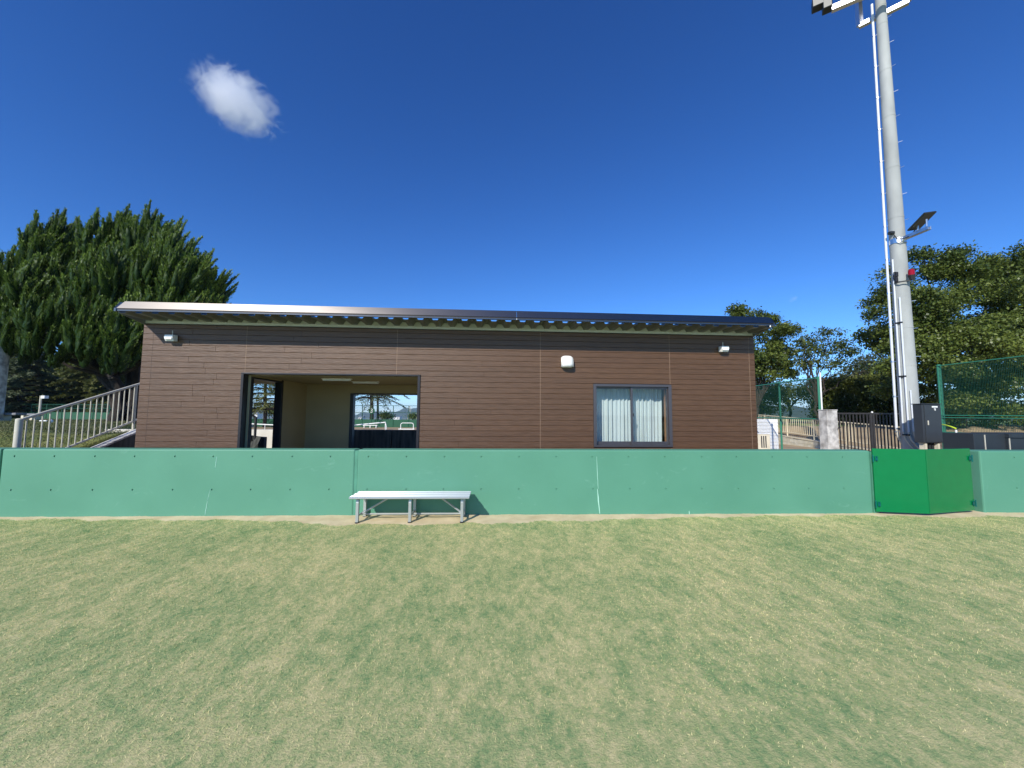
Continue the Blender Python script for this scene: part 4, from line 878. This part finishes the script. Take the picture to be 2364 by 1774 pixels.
broadleaf('broadleaf_tree', 'pale feathery tree behind the hedge left of the pole', (b.x,b.y,.5), pxblobs([(1990,850,34,26),(2012,838,24,22),(1965,872,40,18),(2005,875,45,22),(1945,880,30,12)],31,40), 46, lf_grey, trunk_r=.12, leaf=.16, per=30, spread=.28, limbs=7, drop=.9)
b = at(2052,962,D=29)
broadleaf('broadleaf_tree', 'dark rounded tree just left of the concrete pole above the hedge', (b.x,b.y,.5), pxblobs([(2048,850,26,22),(2060,875,32,25),(2030,880,26,18)],29,44), 47, lf_oak, trunk_r=.12, leaf=.17, per=32, spread=.24, limbs=5)
for i, (px_, w, lab) in enumerate(((1822,52,'young green tree behind the wire fence next to the brown building'),(1878,48,'young green tree behind the wire fence next to the pillar'))):
    b = at(px_,962,D=33+i)
    broadleaf('park_tree', lab, (b.x,b.y,.3), pxblobs([(px_,895,w*.8,20),(px_-18,912,w*.55,18),(px_+20,910,w*.6,18)],33+i,30), 50+i, lf_hedge, trunk_r=.12, leaf=.15, per=26, spread=.28, limbs=6, group='young trees in the park', fork=.45)
# clipped hedge
hg = np.random.default_rng(61); a, c_ = at(1885,960,D=30), at(2090,960,D=27); hd_ = thing('hedge', 'dense dark clipped hedge row behind the dark metal gate', 'hedge', ((a.x+c_.x)/2,(a.y+c_.y)/2,.8))
n = 26000; u = hg.uniform(0,1,n); P = np.array(a)[None]*(1-u[:,None])+np.array(c_)[None]*u[:,None]; P[:,2] = .9+hg.uniform(0,1,n)**.8*(3.35+.22*np.sin(u*23)+.16*np.sin(u*57+1)); P += hg.normal(size=(n,3))*np.array([.35,.45,.10])
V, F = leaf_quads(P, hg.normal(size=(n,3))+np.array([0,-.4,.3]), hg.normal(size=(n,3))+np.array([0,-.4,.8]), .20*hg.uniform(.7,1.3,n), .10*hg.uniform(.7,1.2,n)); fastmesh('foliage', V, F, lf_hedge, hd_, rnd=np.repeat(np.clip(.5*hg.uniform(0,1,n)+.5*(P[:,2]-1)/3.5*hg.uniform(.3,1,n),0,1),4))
mb = MB(); dl2 = (c_-a)
for k in range(9): q = a+dl2*(k+.5)/9; mb.tube([(q.x,q.y,.6),(q.x+.1,q.y,2.6)], [.07,.03], 7)
mb.build('stems', barkdk, hd_)
# rough grass on the bank
gg = np.random.default_rng(77); n = 60000; Y_ = 7.4+gg.uniform(0,1,n)**1.3*15; X_ = -8.76-gg.uniform(0,1,n)*(Y_*.75+2); keep = X_ < np.where(Y_ < 10.6, -8.76, -(9.3+(Y_-10.6)*.72)); X_, Y_ = X_[keep], Y_[keep]
Z_ = np.array([bank_h(float(a_), float(b_)) for a_, b_ in zip(X_, Y_)]); n = len(X_); Cn = np.stack([X_,Y_,Z_-.01],1)
V, F = leaf_quads(Cn, gg.normal(size=(n,3))*.6+np.array([0,0,.8]), gg.normal(size=(n,3))+np.array([0,-1,0]), gg.uniform(.05,.14,n), gg.uniform(.006,.014,n))
lf_bank = leafmat('bank_grass_blades', (.055,.075,.018), (.210,.205,.085), trans=.2)
o = fastmesh('bank_grass_blades', V, F, lf_bank, rnd=np.repeat(np.clip(gg.uniform(0,1,n)*.6+.4*np.sin(X_*1.9)*np.sin(Y_*1.3+X_),0,1),4)); o['kind'] = 'stuff'; o['label'] = 'rough yellowish grass growing on the bank left of the building'
# ------------------------------------------------------------------ far left: post, park bench, fence, low wall
p_ = at(-28,960,D=16); cp = thing('concrete_post', 'grey concrete post at the left edge of the picture', 'post', (p_.x,p_.y,.9)); zt2 = at(5,752,D=16).z
MB().tube([(p_.x,p_.y,.8),(p_.x,p_.y,zt2-.3),(p_.x,p_.y,zt2)], [.40,.40,.33], 24).build('shaft', ruggedc, cp, smooth=True)
def park_bench(px0, px1, py, D, label):
    a, b = at(px0,py,D=D), at(px1,py,D=D); t = thing('park_bench', label, 'bench', ((a.x+b.x)/2,a.y,1.1), 'long grey benches on the bank'); d = (b-a); d.z = 0; L = d.length; d.normalize(); nn = Vector((-d.y,d.x,0)); z = a.z
    P_ = lambda s, w, zz: Vector((a.x,a.y,0))+d*s+nn*w+Vector((0,0,zz))
    MB().prism([P_(0,-.2,z-.10),P_(0,.2,z-.10),P_(0,.2,z),P_(0,-.2,z)], d*L).build('seat', benchgrey, t, bevel=.03)
    for s in (.03*L, .62*L): 
        MB().prism([P_(s,-.18,z-.45),P_(s,.18,z-.45),P_(s,.18,z-.10),P_(s,-.18,z-.10)], d*.14).build('support', offwhite, t, bevel=.02)
park_bench(-60,50,953,16.5,'long low grey bench at the left edge under the concrete post'); park_bench(58,92,955,19,'short grey bench behind the foot of the handrail')
def court_fence(P, Q, zb, zt, posts, label, screen, wire=.12):
    t = thing('court_fence', label, 'fence', ((P.x+Q.x)/2,(P.y+Q.y)/2,0), 'far tennis court fences'); d = Q-P; d.z = 0; L = d.length; d.normalize(); P0 = Vector((P.x,P.y,0)); nn = Vector((-d.y,d.x,0))
    for k in range(posts+1): b_ = P0+d*L*k/posts; MB().tube([b_+Vector((0,0,-.5)),b_+Vector((0,0,zt))], .04, 8).build('post', fgreen_d, t)
    for zz in (zt, (zt+screen)/2): MB().tube([P0+Vector((0,0,zz)),P0+d*L+Vector((0,0,zz))], .025, 6).build('rail', fgreen_d, t)
    m = MB(); s = 0
    while s < L: m.tube([P0+d*s+Vector((0,0,screen)),P0+d*min(L,s+(zt-screen)*.6)+Vector((0,0,zt))], .004, 3, cap=False); m.tube([P0+d*s+Vector((0,0,zt)),P0+d*min(L,s+(zt-screen)*.6)+Vector((0,0,screen))], .004, 3, cap=False); s += wire
    m.build('netting', fgreen_d, t, kind='stuff', fix=False)
    if screen > zb: MB().prism([P0+Vector((0,0,zb)),P0+d*L+Vector((0,0,zb)),P0+d*L+Vector((0,0,screen)),P0+Vector((0,0,screen))], nn*.02).build('wind_screen', windscreen, t)
zl = at(130,934,D=34).z
court_fence(at(-160,950,D=36), at(290,950,D=33), .4, zl, 13, 'far green fence with slim posts below the left cedars', at(130,952,D=34).z, .14)
a, b = at(-60,972,D=26), at(300,972,D=25); lwl = thing('low_wall', 'low pale green wall at the back of the grassy bank', 'wall', ((a.x+b.x)/2,(a.y+b.y)/2,.6)); MB().prism([Vector((a.x,a.y,.4)),Vector((b.x,b.y,.4)),Vector((b.x,b.y,at(300,970,D=25).z)),Vector((a.x,a.y,at(0,967,D=26).z))], (0,.2,0)).build('panel', lowwall, lwl)
p_ = at(91,954,D=30); lp_ = thing('loudspeaker_post', 'thin grey post with a small white loudspeaker below the left cedars', 'post', (p_.x,p_.y,.5)); zz = at(92,914,D=30).z
MB().tube([(p_.x,p_.y,.2),(p_.x,p_.y,zz)], .07, 8).build('shaft', railgrey, lp_); MB().cbox((p_.x+.28,p_.y,zz-.1), (.25,.3,.22)).build('horn', whitem, lp_); MB().tube([(p_.x,p_.y,zz-.1),(p_.x+.25,p_.y,zz-.1)], .02, 6).build('bracket', railgrey, lp_)
wb = at(108,972,D=15); mk = thing('field_roller', 'small white field tool lying on the grassy bank', 'tool', (wb.x,wb.y,1.15)); w2 = at(92,972,D=15); MB().tube([w2,wb], .025, 8).build('handle', whitem, mk); MB().ball(at(118,973,D=15), .07, 10, 6, (.6,1,1)).build('wheel', whitem, mk, smooth=True)
# ------------------------------------------------------------------ next court seen through the openings
FD = 42.; a, b = at(560,950,D=FD), at(1010,950,D=FD); court_fence(a+(a-b)*.1, b+(b-a)*.25, 0, at(900,937,D=FD).z, 17, 'tall green court fence with wind screen seen through the openings', at(900,969,D=FD).z, .16)
def court_sign(n, px_, py_, D, lab):
    p_ = at(px_,py_,D=D); t = thing('court_sign', lab, 'sign', p_, 'court number signs')
    MB().tube([p_, p_+Vector((0,.02,0))], .34, 20).build('plate', windscreen, t); M_ = Matrix.Translation(p_+Vector((0,-.012,0))) @ Matrix.Rotation(math.pi/2, 4, 'X'); text_mesh('number', n, .62, whitem, M_, t, .01)
    MB().tube([(p_.x,p_.y+.05,-.1),(p_.x,p_.y+.05,p_.z+.1)], .04, 8).build('post', fgreen_d, t)
court_sign('3', 858, 949, 41.5, 'round green court number sign on the fence in the rear opening'); court_sign('2', 577.5, 948, 41.5, 'round green court number sign on the fence in the side doorway')
def court_bench(px0, px1, py, D, label):
    a, b = at(px0,py,D=D), at(px1,py,D=D); t = thing('court_bench', label, 'bench', ((a.x+b.x)/2,a.y,0), 'white benches on the next court')
    MB().box(a.x,b.x,a.y-.18,a.y+.18,a.z-.06,a.z).build('seat', whitem, t)
    for q in (.08,.5,.92): x_ = a.x+(b.x-a.x)*q; MB().box(x_-.03,x_+.03,a.y-.16,a.y+.16,-.01,a.z-.06).build('leg', whitem, t)
court_bench(839,871,981.5,40.,'white bench on the next court seen in the rear opening'); court_bench(566,583,977,40.,'white bench on the next court seen in the side doorway')
a, b = at(818,982,D=36), at(890,975.5,D=36); t = thing('court_brush', 'long white slanted bar of a court brush seen in the rear opening', 'tool', ((a.x+b.x)/2,a.y,0)); MB().tube([a,b], .055, 8).build('bar', whitem, t); MB().tube([(b.x,b.y,-.02),b], .04, 8).build('stand', whitem, t); MB().tube([b+Vector((0,0,.0)),b+Vector((.12,0,-.5)),b+Vector((.02,0,-.9))], .03, 6).build('hook', whitem, t)
a, b = at(925,990,D=37), at(954,990,D=37); t = thing('pipe_stand', 'white bent pipe frame on the next court seen in the rear opening', 'frame', ((a.x+b.x)/2,a.y,0)); h_ = at(925,977,D=37).z
MB().tube([(a.x,a.y,-.02),(a.x,a.y,h_-.15),(a.x+.06,a.y,h_-.04),(a.x+.18,a.y,h_),(b.x-.18,a.y,h_),(b.x-.06,a.y,h_-.04),(b.x,a.y,h_-.15),(b.x,a.y,-.02)], .035, 8).build('frame', whitem, t, smooth=True); MB().box(a.x-.2,b.x+.1,a.y-.1,a.y+.3,-.01,.06).build('foot_plate', whitem, t)
a, b = at(570,978.5,D=34), at(640,982,D=34); t = thing('court_brush', 'long white bar lying across the next court seen in the side doorway', 'tool', ((a.x+b.x)/2,a.y,0)); MB().tube([a,b], .05, 8).build('bar', whitem, t); 
for q in (.1,.6,.98): c_ = a+(b-a)*q; MB().tube([(c_.x,c_.y,-.02),c_], .03, 6).build('leg', whitem, t)
b = at(891,962,D=52); broadleaf('round_tree', 'small round tree beyond the court fence in the rear opening', (b.x,b.y,-.2), pxblobs([(890,957,13,7),(884,961,9,5),(897,961,10,5)],52,60), 71, lf_cherry, trunk_r=.10, leaf=.22, per=22, spread=.2, limbs=4)
b = at(634,962,D=50); broadleaf('round_tree', 'bushy green tree beyond the court fence in the side doorway', (b.x,b.y,-.2), pxblobs([(634,940,14,9),(625,948,14,10),(645,948,18,12)],50,45), 72, lf_hedge, trunk_r=.12, leaf=.22, per=24, spread=.26, limbs=4)
b = at(957,964,D=58); broadleaf('round_tree', 'low dark tree at the right side of the rear opening', (b.x,b.y,-.3), pxblobs([(955,960,14,6)],58,60), 73, lf_oak, trunk_r=.10, leaf=.24, per=24, spread=.22, limbs=4)
# far houses, pylon and hills
def far_house(px0, px1, py0, py1, D, label, roofh=2.):
    a, b = at(px0,py1,D=D), at(px1,py0,D=D); t = thing('far_building', label, 'building', ((a.x+b.x)/2,a.y,a.z-6), 'distant buildings on the plain'); MB().box(a.x,b.x,a.y,a.y+14,a.z-14,b.z).build('wall', brownhouse, t)
    MB().prism([(a.x-.6,a.y-.6,b.z),(a.x-.6,a.y+14.6,b.z),(a.x-.6,a.y+7,b.z+roofh)], (b.x-a.x+1.2,0,0)).build('roof', far_roof, t)
    nw = max(2, int((b.x-a.x)/5))
    for k in range(nw): x_ = a.x+(b.x-a.x)*(k+.5)/nw; MB().box(x_-.9,x_+.9,a.y-.06,a.y+.02,b.z-3.2,b.z-1.2).build('window', panelm, t)
far_house(827,836,964,968,520,'small white far building left of the trunks in the rear opening'); far_house(907,922,963,966,700,'long white far building right of the round tree in the rear opening',1.); far_house(921,925,961.5,966,720,'small square far building right of the long white one',.8)
far_house(588,594,953,957,650,'tiny white far building seen in the side doorway')
p_ = at(945.5,966,D=900); h_ = (966-938)/888*900; py_ = thing('power_pylon', 'distant lattice power pylon at the right side of the rear opening', 'pylon', p_); m = MB(); wdt = lambda f: 3.2*(1-f)+.5
for sx_ in (-1,1):
    for sy_ in (-1,1): m.tube([p_+Vector((sx_*wdt(f),sy_*wdt(f),h_*f)) for f in (-.3,0,.5,1)], .22, 4)
for k in range(6):
    f, g_ = k/6, (k+1)/6
    for sg in (-1,1): m.tube([p_+Vector((-sg*wdt(f),-wdt(f),h_*f)), p_+Vector((sg*wdt(g_),-wdt(g_),h_*g_))], .15, 4)
m.build('tower', railgrey, py_)
for f in (.68,.80,.92): MB().tube([p_+Vector((-5.5,0,h_*f)),p_+Vector((5.5,0,h_*f))], .2, 4).build('arm', railgrey, py_)
def hill(prof, D, dep, name='hills'):
    P = [at(px_,py_,D=D) for px_, py_ in prof]; rows = 5; V = []; F = []; n = len(P); r = random.Random(len(prof))
    for j in range(rows):
        f = j/(rows-1); k = math.sin(f*math.pi)**.8
        for p_ in P: V.append((p_.x*(1+dep*(f-.5)/D), p_.y*(1+dep*(f-.5)/D), -52+(p_.z+52)*k))
    for j in range(rows-1):
        for i in range(n-1): F.append((j*n+i, j*n+i+1, (j+1)*n+i+1, (j+1)*n+i))
    o = fastmesh(name, V, F, hillm, smooth=True); o['kind'] = 'structure'
r = random.Random(3)
hill([(px_, 950-6*math.sin(px_*.021)-3*math.sin(px_*.067+1)-2*math.sin(px_*.19) - 16*math.exp(-((px_-560)/45)**2)+4*math.exp(-((px_-650)/30)**2)) for px_ in range(-500,1500,9)], 3600, 900)
hill([(px_, 938-5*math.sin(px_*.011+2)-2*math.sin(px_*.08)+ (0 if px_ > 1600 else (1600-px_)*.08)) for px_ in range(1450,2900,12)], 1500, 500, 'hill')
hill([(px_, 945-3*math.sin(px_*.03)+ (px_+100)*.012) for px_ in range(-900,420,10)], 2600, 600, 'hill')
# ------------------------------------------------------------------ clouds
def cloud(label, px_, py_, rx, ry, tilt, D, dens, seed, thr, soft, nscale=2.2):
    c = at(px_,py_,D=D); k = D/FPX; me = bpy.data.meshes.new('cloud'); bm = bmesh.new(); bmesh.ops.create_icosphere(bm, subdivisions=3, radius=1.0); bm.to_mesh(me); bm.free()
    o = bpy.data.objects.new('cloud', me); COL.objects.link(o); o['label'] = label; o['category'] = 'cloud'; o['group'] = 'clouds in the blue sky'
    B = Matrix(((_rt.x,_fw.x,_up.x),(_rt.y,_fw.y,_up.y),(_rt.z,_fw.z,_up.z))).to_4x4(); o.matrix_world = Matrix.Translation(c) @ B @ Matrix.Rotation(tilt, 4, 'Y') @ Matrix.Diagonal((rx*k, max(ry,rx)*.34*k, ry*k, 1))
    m = bpy.data.materials.new('cloud_vapour'); m.use_nodes = True; t = m.node_tree; N, L = t.nodes, t.links; N.remove(N['Principled BSDF'])
    tc = N.new('ShaderNodeTexCoord'); mp = N.new('ShaderNodeMapping'); mp.inputs['Location'].default_value = (seed*3.1,seed*1.7,seed); mp.inputs['Scale'].default_value = (rx/ry*.8 if rx > ry else 1,1,1); L.new(tc.outputs['Object'], mp.inputs[0])
    nz = N.new('ShaderNodeTexNoise'); nz.inputs['Scale'].default_value = nscale; nz.inputs['Detail'].default_value = 9; nz.inputs['Roughness'].default_value = .66; nz.inputs['Distortion'].default_value = .9; L.new(mp.outputs[0], nz.inputs['Vector'])
    ln = N.new('ShaderNodeVectorMath'); ln.operation = 'LENGTH'; L.new(tc.outputs['Object'], ln.inputs[0])
    mr = N.new('ShaderNodeMapRange'); L.new(ln.outputs['Value'], mr.inputs[0]); mr.inputs[1].default_value = .15; mr.inputs[2].default_value = 1.0; mr.inputs[3].default_value = .40; mr.inputs[4].default_value = -.42
    ad_ = N.new('ShaderNodeMath'); ad_.operation = 'ADD'; L.new(nz.outputs[0], ad_.inputs[0]); L.new(mr.outputs[0], ad_.inputs[1])
    m2 = N.new('ShaderNodeMapRange'); L.new(ad_.outputs[0], m2.inputs[0]); m2.inputs[1].default_value = thr; m2.inputs[2].default_value = thr+soft; m2.inputs[3].default_value = 0; m2.inputs[4].default_value = dens
    pv = N.new('ShaderNodeVolumePrincipled'); pv.inputs['Color'].default_value = (.99,.99,1,1); pv.inputs['Anisotropy'].default_value = -.4; L.new(m2.outputs[0], pv.inputs['Density']); L.new(pv.outputs[0], N['Material Output'].inputs['Volume']); me.materials.append(m)
cloud('bright white ragged cloud alone in the blue sky above the left of the roof', 542, 230, 200, 108, rad(37), 1500, .055, 6.4, .50, .72, 3.1)
cloud('faint wisp of cloud above the dark tree at the right end of the roof', 1832, 691, 26, 13, rad(-25), 2600, .006, 5.1, .55, .5)
cloud('small flat cloud low in the sky left of the concrete pole', 1985, 774, 24, 9, 0, 2600, .012, 7.7, .50, .5)
cloud('small pale cloud just left of the concrete pole above the leafy spray', 2052, 662, 22, 16, rad(-40), 2600, .010, 9.4, .50, .5)

# ------------------------------------------------------------------ air
hz = MB().box(-7600,7600,-420,7600,-75,150).build('haze', hillm); hz['kind'] = 'stuff'; hz['label'] = 'thin blue daytime haze over the whole place'
hm = bpy.data.materials.new('haze_air'); hm.use_nodes = True; _h = hm.node_tree; _h.nodes.remove(_h.nodes['Principled BSDF']); _pv = _h.nodes.new('ShaderNodeVolumePrincipled'); _pv.inputs['Color'].default_value = (.62,.80,1,1); _pv.inputs['Density'].default_value = .00012; _pv.inputs['Anisotropy'].default_value = 0
_h.links.new(_pv.outputs[0], _h.nodes['Material Output'].inputs['Volume']); hz.data.materials.clear(); hz.data.materials.append(hm)
